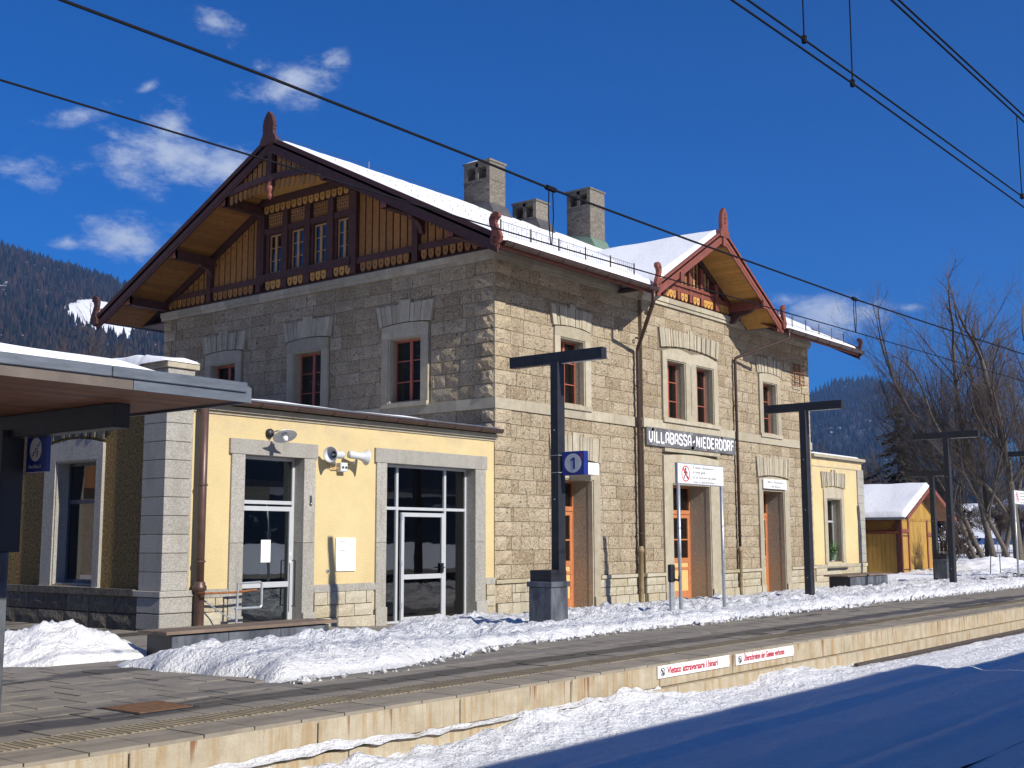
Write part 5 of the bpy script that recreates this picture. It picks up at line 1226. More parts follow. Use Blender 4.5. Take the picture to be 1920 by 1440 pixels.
sm = bpy.data.meshes.new('soffit_slat'); mb = MB(); mb.box(-5.35, 5.35, -.026, .026, -.012, .012); sm.from_pydata(mb.v, [], mb.f); sm.materials.append(MT['soffit_slat'])
y = cy0+.04
while y < cy1-.03: link(sm, 'soffit_slat', None, cn_, loc=((cx0+cx1)/2, y, 2.998)); y += .062
for x in (-16.8, -26.0): bx(cn_, x-.08, x+.08, -9.7, -6.2, 2.78, 2.985, 'black_steel', 'support_beam', bevel=.006); bx(cn_, x-.14, x+.08, -8.06, -7.92, 1.75, 2.85, 'black_steel', 'post', bevel=.006); bx(cn_, x-.24, x-.03, -8.08, -7.94, .25, 1.75, 'grey_steel', 'post', bevel=.006)
snow_roof('canopy_snow', 'thick layered snow lying on the left platform canopy', cx0, -16.6, cy0+.10, cy1-.1, .08, .1, lambda u, v, t: (u, v, 3.10+t), lambda x, y: .11+.02*noise.noise(Vector((x, y, 4)))-.10*max(0, (x+17.35)/.75)+.02*math.sin(x*.9))
s2 = thing('stairs_sign', 'dark blue sign with a grey stair pictogram hanging from the canopy post', 'wayfinding sign', (-16.7, -8.2, 2.6))
SX2 = -16.72
def SG2(u, z, d): return (SX2-d, -u, z)
bx(s2, SX2, SX2+.05, -8.42, -8.09, 2.47, 2.83, 'blue_enamel', 'panel', bevel=.004)
MB().prism([(8.25+math.cos(q*math.pi/16)*.098, 2.675+math.sin(q*math.pi/16)*.108) for q in range(32)], .001, .003, SG2).build('disc', MT['sign_grey'], s2)
st = MB()
for i in range(4): st.fb(SG2, 8.19+.03*i, 8.222+.03*i, 2.615+.03*i, 2.623+.03*i, .004, .006); st.fb(SG2, 8.215+.03*i, 8.222+.03*i, 2.615+.03*i, 2.65+.03*i, .004, .006)
st.build('stair_pictogram', MT['black_paint'], s2); MB().prism([(8.27, 2.60), (8.285, 2.60), (8.30, 2.66), (8.285, 2.67), (8.275, 2.64)], .004, .006, SG2).build('red_arrow', MT['red_paint'], s2)
text_on('Bin./Gleis 3', SG2, 8.14, 2.505, .001, .045, 'sign_grey', s2, width=.2)
# ---------------------------------------------------------------- benches
def bench(x0, x1, y0, y1, g, top, label, n_=3, over=.12):
    t = thing('bench', label, 'bench', ((x0+x1)/2, (y0+y1)/2, g), 'long dark steel benches with timber seats')
    w = (x1-x0)/n_
    for i in range(n_): bx(t, x0+w*i+.004, x0+w*(i+1)-.004, y0, y0+.03, g-.1, top-.06, 'grey_steel', 'front_panel', bevel=.003)
    bx(t, x0, x0+.03, y0+.031, y1, g-.1, top-.06, 'black_steel', 'end_panel'); bx(t, x1-.03, x1, y0+.031, y1, g-.1, top-.06, 'black_steel', 'end_panel')
    bx(t, x0+.04, x1-.04, y1-.03, y1, g-.1, top-.06, 'grey_steel', 'back_panel')
    pw_ = (y1-y0+.1)/4
    for i in range(4): bx(t, x0-over, x1+over, y0-.05+pw_*i+.004, y0-.05+pw_*(i+1)-.004, top-.045, top, 'bench_wood', 'seat_plank', bevel=.004)
    return t
bench(-12.75, -9.95, -4.9, -4.35, .30, .66, 'long dark bench half buried in snow before the annex entrance')
bench(13.5, 16.6, -3.3, -2.6, .28, .72, 'distant low bench in front of the right wing window', 2, .3)
# manhole
mh = thing('manhole_cover', 'square rusty manhole cover in the platform paving', 'manhole cover', (-15.8, -8.8, .34))
MB().box(-16.12, -15.55, -9.12, -8.55, .30, .352).build('plate', MT['rust_plate'], mh, bevel=.004)
fm = MB(); fm.box(-16.16, -15.51, -9.16, -9.125, .3, .346); fm.box(-16.16, -15.51, -8.545, -8.51, .3, .346); fm.box(-16.16, -16.125, -9.125, -8.545, .3, .346); fm.box(-15.545, -15.51, -9.125, -8.545, .3, .346); fm.build('frame', MT['black_steel'], mh)
# ---------------------------------------------------------------- things fixed to the annex wall
lm = thing('wall_lamp', 'white enamel dish lamp over the narrow annex door', 'wall lamp', (-7.08, 0, 3.95))
MB().lathe([(.0, 0), (.09, 0), (.09, .06), (.06, .10), (0, .10)], (-7.08, 0, 3.95), (0, -1, .1), 14).build('mount', MT['black_steel'], lm, smooth=True)
MB().tube([(-7.08, -.08, 3.95), (-7.08, -.25, 3.99), (-7.08, -.38, 3.96)], .016, 7).build('arm', MT['galvanised'], lm)
MB().lathe([(.05, .0), (.07, -.05), (.12, -.09), (.235, -.12), (.24, -.13), (.23, -.125), (.11, -.10), (.05, -.06)], (-7.06, -.42, 3.98), (.15, .5, 1), 22).build('dish', MT['white_paint'], lm, smooth=True)
MB().lathe([(0, -.24), (.04, -.225), (.055, -.18), (.045, -.12), (.03, -.08)], (-7.06, -.42, 3.98), (.15, .5, 1), 12).build('bulb', MT['white_paint'], lm, smooth=True)
def horn(c, ax, label, s=1.0):
    t = thing('horn_loudspeaker', label, 'loudspeaker', c, 'horn loudspeakers on the annex wall')
    MB().lathe([(.0, -.20), (.075, -.20), (.082, -.17), (.075, .06), (.10, .16), (.165, .23), (.17, .245), (.155, .24), (.09, .16), (.05, .06), (0, .05)], c, ax, 22).build('horn', MT['sign_grey'], t, smooth=True)
    MB().lathe([(.155, .235), (.09, .155), (.05, .06), (0, .058)], Vector(c)+Vector(ax).normalized()*.002, ax, 20).build('throat', MT['black_paint'], t, smooth=True)
    MB().lathe([(0, .14), (.03, .15), (.035, .10), (.03, .06)], c, ax, 10).build('phase_plug', MT['sign_grey'], t, smooth=True)
    MB().tube([Vector(c)+Vector((0, .02, -.07)), Vector(c)+Vector((0, .08, -.16)), (c[0], 0, c[2]-.18)], .014, 6).build('stand', MT['galvanised'], t); return t
horn((-5.50, -.28, 3.60), (-1, -.25, -.05), 'grey horn loudspeaker on the annex wall pointing left at the viewer')
horn((-4.93, -.28, 3.61), (1, -.25, -.12), 'grey horn loudspeaker on the annex wall pointing right')
jb = thing('junction_box', 'small grey junction box with two black knobs below the horn loudspeakers', 'junction box', (-5.14, -.06, 3.36))
MB().box(-5.25, -5.05, -.14, 0, 3.27, 3.46).build('case', MT['sign_grey'], jb, bevel=.01)
for x in (-5.195, -5.105): MB().lathe([(0, .02), (.022, .02), (.024, 0)], (x, -.14, 3.36), (0, -1, 0), 10).build('knob', MT['black_paint'], jb)
MB().tube([(-5.25, -.07, 3.34), (-5.42, -.06, 3.33), (-5.5, -.05, 3.42), (-5.46, -.04, 3.52), (-5.3, -.03, 3.55)], .012, 6).build('conduit', MT['ochre_light'], jb)
nt_ = thing('notice_board', 'white printed information plate on the yellow annex wall', 'notice board', (-4.96, -.02, 1.55))
MB().fb(FR, -5.25, -4.68, 1.21, 1.90, .01, .03).build('plate', MT['white_paint'], nt_, bevel=.003)
ln = MB(); r_ = random.Random(5)
for i in range(5): ln.fb(FR, -5.2, -5.2+r_.uniform(.1, .25), 1.50-.045*i, 1.506-.045*i, .03, .032)
for i in range(6): ln.fb(FR, -4.95, -4.95+r_.uniform(.1, .22), 1.42-.03*i, 1.425-.03*i, .03, .032)
ln.fb(FR, -5.2, -4.73, 1.60, 1.603, .03, .032); P = [(-5.2, 1.62), (-5.1, 1.63), (-5.0, 1.63), (-4.92, 1.68), (-4.85, 1.74), (-4.76, 1.78)]
for a, b in zip(P, P[1:]): ln.prism([a, b, (b[0], b[1]+.012), (a[0], a[1]+.012)], .03, .032, FR)
ln.fb(FR, -5.15, -4.98, 1.82, 1.832, .03, .032); ln.fb(FR, -5.15, -4.9, 1.78, 1.788, .03, .032); ln.build('printed_lines', MT['ink_grey'], nt_)
rl = thing('handrail', 'bent steel handrail with a rust brown grip left of the narrow annex door', 'handrail', (-8.1, -.3, .9))
MB().tube([(-8.84, -.06, .90), (-8.84, -.45, .90), (-8.2, -.5, .90), (-7.7, -.5, .93)], .022, 8).build('grip', MT['rust_steel'], rl)
MB().tube([(-8.15, -.5, .62), (-8.15, -.5, 1.06), (-7.62, -.5, 1.07), (-7.58, -.5, 1.03), (-7.58, -.5, .64), (-7.62, -.5, .60), (-8.2, -.5, .60)], .024, 8).build('loop', MT['galvanised'], rl)
MB().tube([(-8.16, -.5, .62), (-8.16, -.5, .0)], .024, 8).tube([(-8.84, -.10, .90), (-8.3, -.42, .45), (-8.16, -.46, .4)], .014, 6).build('leg', MT['galvanised'], rl)
ib = thing('intercom', 'slim grey intercom strip on the granite right of the narrow annex door', 'intercom', (-5.98, -.06, 2.65)); MB().fb(FR, -6.02, -5.97, 2.55, 2.75, .05, .075).build('case', MT['grey_steel'], ib, bevel=.004); MB().fb(FR, -6.005, -5.985, 2.58, 2.6, .075, .08).build('button', MT['white_paint'], ib)
wb = thing('wall_button', 'tiny round bell button on the yellow wall left of the notice', 'bell button', (-5.45, -.02, 1.22)); MB().lathe([(0, .03), (.03, .03), (.045, 0)], (-5.45, 0, 1.22), (0, -1, 0), 12).build('ring', MT['galvanised'], wb); MB().lathe([(0, .04), (.015, .04), (.015, .03)], (-5.45, 0, 1.22), (0, -1, 0), 8).build('push', MT['black_paint'], wb)
wl_ = thing('box_lamp', 'white box sign half hidden behind the blue number sign over the first door', 'box sign', (3.7, -.3, 3.7)); MB().fb(FR, 3.0, 4.0, 3.56, 3.88, .10, .35).build('case', MT['white_paint'], wl_, bevel=.01); MB().fb(FR, 3.3, 3.4, 3.88, 3.93, .0, .2).build('bracket', MT['galvanised'], wl_)
w2 = thing('office_sign', 'white sign with small lettering over the rightmost station door', 'sign', (14.95, -.1, 3.7)); MB().fb(FR, 14.12, 15.85, 3.54, 3.86, .09, .14).build('panel', MT['white_paint'], w2, bevel=.005)
text_on('Ufficio Movimento', FR, 14.35, 3.72, .1415, .13, 'black_paint', w2, width=1.25); text_on('Fahrdienst', FR, 14.6, 3.58, .1415, .12, 'black_paint', w2, width=.75)
pp = thing('potted_plant', 'small green plant in a pot inside the right wing window', 'potted plant', (20.35, .25, 1.05))
MB().lathe([(0, 0), (.10, 0), (.14, .22), (.12, .22), (.09, .02)], (20.3, .19, 1.05), (0, 0, 1), 12).build('pot', MT['green_sheet'], pp)
lf_ = MB(); r_ = random.Random(9)
for i in range(160):
    p = Vector((20.3+r_.gauss(0, .17), .17+r_.gauss(0, .06), 1.45+r_.gauss(0, .13))); a = Vector((r_.gauss(0,1), r_.gauss(0,1), r_.gauss(0,1))).normalized()*.06; b = a.orthogonal().normalized()*.025
    lf_.add([p-a, p+b, p+a, p-b], [(0,1,2,3)])
lf_.build('foliage', MT['plant_leaf'], pp)
# ---------------------------------------------------------------- overhead line
def wire(name, y, pts, r, label):
    t = thing(name, label, 'overhead wire', (pts[0][0], y, pts[0][1])); P = []
    for (a, za), (b, zb) in zip(pts, pts[1:]): P += [(a+(b-a)*i/6, y, za+(zb-za)*i/6) for i in range(6)]
    P.append((pts[-1][0], y, pts[-1][1])); MB().tube(P, r, 6).build('cable', MT['wire_metal'], t); return t
def kz(z, y1, y0=-12.3): return 1.85+(z-1.85)*(y1+18.345)/(y0+18.345)
def kx(x, y1, y0=-12.3): return -22.5+(x+22.5)*(y1+18.345)/(y0+18.345)
YM = -11.9
mes = [(kx(x, YM), kz(z, YM)) for x, z in ((-24, 4.93), (-19, 4.93), (-17.5, 4.945), (-15.4, 4.935), (-14.3, 4.92), (-11.8, 4.94), (-7.6, 5.0), (-2, 5.15), (10, 5.5), (40, 6.0))]
con = [(kx(x, YM), kz(z, YM)) for x, z in ((-24, 4.34), (-19.4, 4.345), (-17.7, 4.365), (-14, 4.42), (-10, 4.50), (-7.2, 4.56), (0, 4.70), (12, 4.9), (40, 5.2))]
t1 = wire('messenger_wire', YM, mes, .0115, 'upper messenger wire crossing in front of the station roof'); t2 = wire('contact_wire', YM, con, .007, 'lower contact wire crossing in front of the gable')
def interp(P, x):
    for (a, za), (b, zb) in zip(P, P[1:]):
        if a <= x <= b: return za+(zb-za)*(x-a)/(b-a)
    return P[-1][1]
for x0_ in (-14.31, -7.55):
    x = kx(x0_, YM); za, zb = interp(mes, x), interp(con, x)
    MB().tube([(x-.02, YM, za), (x-.03, YM, (za+zb)/2), (x, YM, zb)], .006, 5).tube([(x+.04, YM, za), (x+.05, YM, (za+zb)/2), (x+.02, YM, zb)], .006, 5).tube([(x-.06, YM, za), (x+.08, YM, za)], .026, 6).build('dropper', MT['wire_metal'], t1)
Y2 = -15.5
def k2(P): return [(kx(x, Y2, -16.5), kz(z, Y2, -16.5)) for x, z in P]
A1 = k2([(-19.6, 3.70), (-18.93, 3.72), (-17.85, 3.745), (-15.34, 3.77), (0, 3.9)]); A2 = k2([(-19.6, 3.77), (-18.83, 3.765), (-17.8, 3.79), (-15.32, 3.83), (0, 4.0)])
B1 = k2([(-18.2, 4.30), (-17.37, 4.30), (-15.23, 4.32), (0, 4.6)]); B2 = k2([(-18.2, 4.335), (-17.30, 4.335), (-15.23, 4.36), (0, 4.65)])
wire('contact_wire', Y2, A1, .0075, 'lower of the paired contact wires at the upper right'); ua = wire('contact_wire', Y2, A2, .0075, 'upper of the paired contact wires at the upper right')
wb1 = wire('messenger_wire', Y2-.0, B1, .0085, 'lower strand of the doubled wire in the top right corner'); wire('messenger_wire', Y2, B2, .0085, 'upper strand of the doubled wire in the top right corner')
def drop(xa, za, xb, zb, parent): MB().tube([(xa, Y2, za), (xb, Y2, zb)], .005, 5).lathe([(.0, -.03), (.016, -.02), (.018, .02), (0, .035)], (xb, Y2, zb), (0, 0, 1), 8).build('dropper', MT['wire_metal'], parent)
xa = kx(-18.33, Y2, -16.5); drop(xa+.0, interp(A2, xa)+1.2, xa, interp(A2, xa), ua); xa = kx(-17.86, Y2, -16.5); drop(xa+.02, interp(A1, xa)+1.5, xa, interp(A1, xa), ua)
xa = kx(-15.38, Y2, -16.5); drop(xa, interp(B1, xa), xa+.02, interp(A2, xa), wb1)
# ---------------------------------------------------------------- the opposite platform and its canopy (behind the camera) that throw the blue shadow over the tracks
op = thing('opposite_platform', 'unseen opposite platform with a long canopy on steel posts', 'platform', (-10, -20, .3))
bx(op, -70, 42, -24, -17.5, -.4, .34, 'paving', 'slab')
bx(op, -66.0, -4.15, -24.5, -18.42, 4.0, 4.25, 'zinc', 'canopy_roof'); bx(op, -4.1, 4, -24.5, -19.2, 4.0, 4.25, 'zinc', 'canopy_roof'); bx(op, 4.1, 22, -24.5, -18.8, 4.0, 4.25, 'zinc', 'canopy_roof')  # unseen roof; left stretch added to shade track snow and cut its bounce
for x in (-59, -51, -43, -35, -27, -19, -11, -3, 5, 13, 21): bx(op, x-.1, x+.1, -21.6, -21.4, .34, 4.0, 'black_steel', 'post')
# ---------------------------------------------------------------- yellow timber shed
sh = thing('timber_shed', 'small ochre timber shed with a snow-covered roof beyond the right wing', 'shed', (28.8, 2, .15))
def HF(u, z, d): return (u, -d, z)
def HS(u, z, d): return (26.85-d, u, z)
mb = MB(); mb.box(26.95, 30.7, .1, 5.5, -.2, 2.8); mb.build('wall', MT['shed_dark'], sh)
mb = MB(); mb.prism([(26.95, 2.8), (30.7, 2.8), (28.85, 3.95)], -5.4, -.1, HF); mb.build('gable', MT['shed_dark'], sh)
def planks(fr, u0, u1, z0, z1, d, w=.15, mat='shed_wood', top=None):
    n_ = max(1, round((u1-u0)/w)); ww = (u1-u0)/n_
    for i in range(n_):
        a, b = u0+ww*i+.004, u0+ww*(i+1)-.004; za, zb = (top(a), top(b)) if top else (z1, z1)
        if min(za, zb) <= z0+.05: continue
        m_ = MB(); m_.prism([(a, z0), (b, z0), (b, zb), (a, za)], d-.02, d, fr); m_.build('plank', MT[mat], sh)
planks(HS, .12, 5.4, .0, 2.05, .0, .19); planks(HF, 26.98, 27.62, .0, 2.62, .0, .16); planks(HF, 27.72, 29.9, .0, 2.62, .0, .17); planks(HF, 29.98, 30.72, 0, 2.62, .0, .18)
planks(HF, 27.0, 30.7, 2.70, 0, .02, .15, 'shed_wood', lambda u: 2.78+.62*(1.9-abs(u-28.85))+.0)
for i in range(24): MB().fb(HF, 27.0+.155*i, 27.12+.155*i, 2.60, 2.70, .0, .03).build('fringe_board', MT['shed_wood'], sh) if i < 24 else None
for u in (26.88, 27.67, 29.94, 30.74): MB().fb(HF, u-.05, u+.05, -.1, 2.66, -.02, .05).build('post', MT['red_brown_wood'], sh)
MB().fb(HF, 26.9, 27.7, 2.1, 2.25, .02, .06).build('rail', MT['red_brown_wood'], sh); MB().fb(HF, 29.9, 30.75, 1.95, 2.1, .02, .06).build('rail', MT['red_brown_wood'], sh)
for z in (.55, 1.95): MB().fb(HF, 27.0, 27.6, z, z+.04, .001, .02).build('hinge', MT['black_steel'], sh)
MB().fb(HF, 28.5, 28.65, 1.2, 1.25, .001, .02).build('latch', MT['black_steel'], sh)
MB().fb(HS, .05, 5.5, 2.06, 2.16, .0, .06).build('rail', MT['red_brown_wood'], sh); MB().fb(HS, .05, .2, -.1, 2.75, -.02, .05).build('post', MT['dark_shaded_wood'], sh)
lt = MB(); k = .25
while k < 5.4:
    lt.prism([(k, 2.18), (k+.02, 2.18), (k+.42, 2.58), (k+.40, 2.58)], .0, .012, HS); lt.prism([(k+.42, 2.18), (k+.40, 2.18), (k, 2.58), (k+.02, 2.58)], .014, .026, HS); k += .11
lt.build('lattice', MT['shed_wood'], sh, kind='stuff')
def hr(x): return 4.12-.455*abs(x-28.95)
for xa, xb in ((25.9, 28.95), (28.95, 32.0)):
    MB().hexa([(xa,-.6,hr(xa)-.1),(xb,-.6,hr(xb)-.1),(xb,6,hr(xb)-.1),(xa,6,hr(xa)-.1),(xa,-.6,hr(xa)),(xb,-.6,hr(xb)),(xb,6,hr(xb)),(xa,6,hr(xa))]).build('roof', MT['shed_dark'], sh)
    MB().hexa([(xa,-.66,hr(xa)-.16),(xb,-.66,hr(xb)-.16),(xb,-.62,hr(xb)-.16),(xa,-.62,hr(xa)-.16),(xa,-.66,hr(xa)+.02),(xb,-.66,hr(xb)+.02),(xb,-.62,hr(xb)+.02),(xa,-.62,hr(xa)+.02)]).build('bargeboard', MT['red_brown_wood'], sh)
gutter((25.84, -.5, 2.66), 25.9) if False else MB().tube([(25.84, -.55, 2.68), (25.84, 5.9, 2.68)], .055, 8).build('gutter', MT['zinc'], sh)
snow_roof('roof_snow', 'deep smooth snow on the left slope of the timber shed', 25.88, 28.97, -.6, 5.95, .12, .12, lambda u, v, t: (u, v, hr(u)+t), lambda x, y: .16+.06*noise.noise(Vector((x*.7, y*.7, 5))))
snow_roof('roof_snow', 'snow on the right slope of the timber shed', 28.93, 31.98, -.6, 5.95, .2, .2, lambda u, v, t: (u, v, hr(u)+t), lambda x, y: .15)
# cable lying on the snow, stakes
cb = tag(MB().tube([(17.5+i*.35, -6.2+.35*math.sin(i*.9)+.02*i, bank(17.5+i*.35, -6.2+.35*math.sin(i*.9)+.02*i)+.03) for i in range(24)], .022, 6).build('cable', MT['cable_rubber'], None, smooth=True), 'black cable lying loosely on the snow near the thin sign', 'cable')
for (x, y, dx, lb) in ((24.6, -4.2, -.35, 'leaning thin marker stake in the snow mound'), (25.6, -4.3, 0, 'upright thin marker stake in the snow mound')):
    tag(MB().tube([(x, y, .2), (x+dx, y+dx*.5, 1.25)], .018, 5).build('marker_stake', MT['black_steel'], None), lb, 'stake')
# ---------------------------------------------------------------- bare trees
def tree(name, label, x, y, z, H, seed, stems, spread=1.0, twigs=1.0, cat='tree', group=None, thick=1.0, mats=('bare_bark', 'twig_bark')):
    rt = thing(name, label, cat, (x, y, z), group); R_ = random.Random(seed); tr_, cr = MB(), MB()
    def grow(p, d, ln, r, lvl):
        n_ = 5 if lvl < 2 else 3; P = [p.copy()]; rs = [r]; q = p.copy(); dd = d.copy(); r1 = r*(.62 if lvl < 3 else .35)
        kink = (.05, .09, .13, .17, .2)[min(lvl, 4)]
        for i in range(n_):
            dd = (dd+Vector((R_.gauss(0, kink), R_.gauss(0, kink), R_.gauss(0, kink)+(.09 if lvl > 0 else .03)))).normalized(); q = q+dd*ln/n_; P.append(q.copy()); rs.append(r+(r1-r)*(i+1)/n_)
        (tr_ if lvl < 2 else cr).tube(P, rs, (8, 6, 4, 3, 3)[min(lvl, 4)], caps=False)
        if lvl >= 4: return
        nb = (5, 6, 7, 6)[lvl] if lvl else 7
        nb = int(nb*twigs+.5)
        for k in range(nb):
            t = R_.uniform(.28 if lvl else .35, 1.0); i = min(n_-1, int(t*n_)); pp_ = P[i].lerp(P[i+1], t*n_-i)
            ax = dd.orthogonal(); ax.rotate(Matrix.Rotation(R_.uniform(0, 6.28), 3, dd)); ang = R_.uniform(.35, .85)*spread
            nd = (dd*math.cos(ang)+ax*math.sin(ang)); nd = (nd+Vector((0, 0, .22))).normalized()
            grow(pp_, nd, ln*R_.uniform(.42, .72)*(1.1-.4*t if lvl == 0 else 1), max(.0042*thick, (rs[i]*R_.uniform(.30, .5))), lvl+1)
        if lvl < 3: grow(P[-1], dd, ln*.62, rs[-1], lvl+1)
    for (dx, dy, lean_x, lean_y, hh, r) in stems:
        d = Vector((lean_x, lean_y, 1)).normalized(); grow(Vector((x+dx, y+dy, z)), d, H*hh, r, 0)
    tr_.build('trunk', MT[mats[0]], rt, smooth=True); cr.build('crown', MT[mats[1]], rt)
    return rt
# screen-left is (-sin,+cos) of the view yaw: lean vectors below use world axes
lv = Vector((-math.sin(YAW), math.cos(YAW), 0))
def L2(a): return (lv.x*a, lv.y*a)
tree('bare_tree', 'large leafless tree with several leaning stems right of the timber shed', 42, 1.1, .3, 13.2, 11,
     [(0, 0, *L2(.46), .52, .14), (-.5, .3, *L2(.28), .55, .12), (.4, -.3, *L2(.14), .56, .18), (.6, .2, *L2(-.05), .56, .16), (-.3, .5, *L2(.60), .42, .11), (.2, -.6, *L2(-.2), .52, .15)], group='bare trees beside the station yard')
tree('bare_tree', 'dense leafless tree with a pale trunk nearest the right picture edge', 39, -1.3, .3, 12.0, 5,
     [(0, 0, *L2(.08), .54, .25), (.2, .1, *L2(-.15), .56, .18), (-.4, .2, *L2(.3), .48, .13)], group='bare trees beside the station yard')
tree('bare_tree', 'leafless tree cut by the right picture edge behind the thin sign', 48, -3.2, .3, 14, 23, [(0, 0, *L2(.1), .5, .22), (.2, .3, *L2(-.2), .5, .18), (0, 0, *L2(.35), .42, .12)], group='bare trees beside the station yard')
tree('bare_shrub', 'thin bare sapling in front of the shed door', 28.4, -1.6, .2, 2.4, 3, [(0, 0, .1, 0, .6, .03), (.1, 0, -.3, .1, .5, .02), (0, .1, .4, -.1, .5, .02)], .9, .8, 'sapling', thick=1.2)
tree('bare_shrub', 'tangled bare bushes between the shed and the big trees', 40, 6, .3, 4.2, 31, [(0, 0, .2, .1, .5, .06), (.5, .8, -.2, .3, .5, .05), (-.5, 1.5, .1, -.2, .5, .05)], 1.1, 1.1, 'bush')
tree('bare_tree', 'reddish leafless tree behind the left corner of the stone gable', 16, 44, 0, 14.5, 8, [(0, 0, 0, .05, .5, .14), (1.4, .4, .15, 0, .45, .1), (-1, 0, -.15, 0, .45, .1)], .8, 1.0, thick=2.2)
tree('bare_tree', 'leafless tree behind the canopy at the left picture edge', -4, 48, 0, 17, 9, [(0, 0, .1, 0, .5, .16), (1, 0, -.2, 0, .5, .12), (-2, 1, .1, 0, .45, .1)], .9, 1.0, thick=2.2)
def conifer(name, label, x, y, z, H, rad, seed, n_=1500, mat='needle', group=None):
    t = thing(name, label, 'tree', (x, y, z), group); R_ = random.Random(seed); MB().tube([(x, y, z), (x, y, z+H)], [H*.016, H*.003], 6).build('trunk', MT['bare_bark'], t)
    m_ = MB(); br = MB()
    lay = int(H*2.4)
    for i in range(lay):
        f = (i+.5)/lay; zz = z+H*(.12+.88*f); rr_ = rad*(1-f)**.85*R_.uniform(.75, 1.1)+.1
        for k in range(R_.randint(5, 8)):
            a = R_.uniform(0, 6.28); ln = rr_*R_.uniform(.6, 1.1); tip = Vector((x+math.cos(a)*ln, y+math.sin(a)*ln, zz-ln*.36)); o_ = Vector((x, y, zz)); br.tube([o_, tip], [.02, .006], 3, False)
            for q in range(int(8+ln*11)):
                s = R_.uniform(.15, 1.0); p = o_.lerp(tip, s)+Vector((R_.gauss(0, .07), R_.gauss(0, .07), R_.gauss(0, .05)-.05)); sz = R_.uniform(.13, .30)
                v1 = Vector((R_.gauss(0, 1), R_.gauss(0, 1), -.5)).normalized()*sz; v2 = v1.orthogonal().normalized()*sz*.35; m_.add([p-v1*.4, p+v2, p+v1, p-v2], [(0,1,2,3)])
    br.build('branch', MT['twig_bark'], t, kind='stuff'); m_.build('crown', MT[mat], t); return t
conifer('conifer', 'dark sparse conifer rising behind the timber shed', 52, 9.3, .5, 9.9, 4.4, 2)
conifer('conifer', 'smaller conifer left of the dark one behind the shed', 55, 14.0, .5, 6.0, 3.0, 4)
conifer('conifer', 'low brownish conifer right of the dark one', 50, 5.8, .5, 6.0, 2.8, 6, mat='twig_bark')
for i, (x, y, H, sd_) in enumerate(((60, 19, 7.5, 41), (58, 13.5, 7.0, 42), (63, 9, 5, 43), (66, 3, 5.5, 44), (70, -2, 6, 45))):
    tree('bare_shrub', ('brown thicket directly over the snowy shed roof', 'brown thicket behind the shed ridge', 'bare bushes behind the fence left of the big trees', 'bare bushes seen between the big tree trunks', 'bare bushes behind the trees at the right edge')[i], x, y, .6, H, sd_, [(0, 0, .2, .1, .5, .06), (1.2, 1.5, -.2, .3, .5, .05), (-1.2, -1.5, .3, -.3, .5, .05), (.4, 3, .1, .2, .45, .05), (0, -2.6, -.1, .1, .5, .05)], 1.1, 1.0, 'bush', 'bare thickets beyond the yard', thick=2.4)
# fence, far houses
fc = thing('picket_fence', 'weathered picket fence under the bare trees', 'fence', (45, 3, .5))
pk = bpy.data.meshes.new('picket'); mb = MB(); mb.box(-.04, .04, -.012, .012, -.4, 1.1); pk.from_pydata(mb.v, [], mb.f); pk.materials.append(MT['weathered_wood'])
for i in range(60): link(pk, 'picket', None, fc, loc=(43.5+.10*i, 7.5-.20*i*.9, .55+rnd.gauss(0, .03)))
MB().tube([(43.5, 7.5, 1.1), (49.4, -3.2, 1.1)], .03, 4).build('rail', MT['weathered_wood'], fc)
def house(label, x, y, z, w, d, h, roofh, rot, wallm='plaster_white', name='far_house'):
    t = thing(name, label, 'house', (x, y, z)); t.rotation_euler = (0, 0, rot); bpy.context.view_layer.update()
    def add(nm, mb_, mt, **k): me = bpy.data.meshes.new(nm); me.from_pydata(mb_.v, [], mb_.f); o = bpy.data.objects.new(nm, me); me.materials.append(MT[mt]); C.objects.link(o); o.parent = t; return o
    add('wall', MB().box(-w/2, w/2, -d/2, d/2, -1, h), wallm); m_ = MB(); m_.prism([(-d/2-.6, h-.3), (d/2+.6, h-.3), (0, h+roofh)], -w/2-.6, w/2+.6, lambda a, b, q: (q, a, b)); add('roof', m_, 'shed_dark')
    m_ = MB(); m_.prism([(-d/2-.7, h-.25), (0, h+roofh+.1), (d/2+.7, h-.25), (d/2+.7, h+.15), (0, h+roofh+.5), (-d/2-.7, h+.15)], -w/2-.5, w/2+.5, lambda a, b, q: (q, a, b)); add('roof_snow', m_, 'snow_smooth')
    for i in range(4):
        for s_ in (-1, 1): add('window', MB().box(-w/2+w*(i+.5)/4-.4, -w/2+w*(i+.5)/4+.4, s_*d/2-.04, s_*d/2+.04, h*.35, h*.35+1.1), 'room_dark')
    return t
house('snow-roofed pale house far behind the bare trees', 92, 9, 1, 16, 9, 3.2, 3.0, .5)
house('second snow-roofed house behind the big tree trunks', 108, -4, 1.5, 18, 10, 3.4, 3.4, .9, 'weathered_wood')
house('snowy barn roof glimpsed just over the timber shed', 96, 30, 1.5, 18, 10, 2.6, 3.2, .3, 'shed_dark')
house('neighbour house with a snowy tiled roof mirrored in the annex side window', -28, 33, .1, 15, 10, 4.2, 3.6, 1.9, 'weathered_wood', 'neighbour_house')
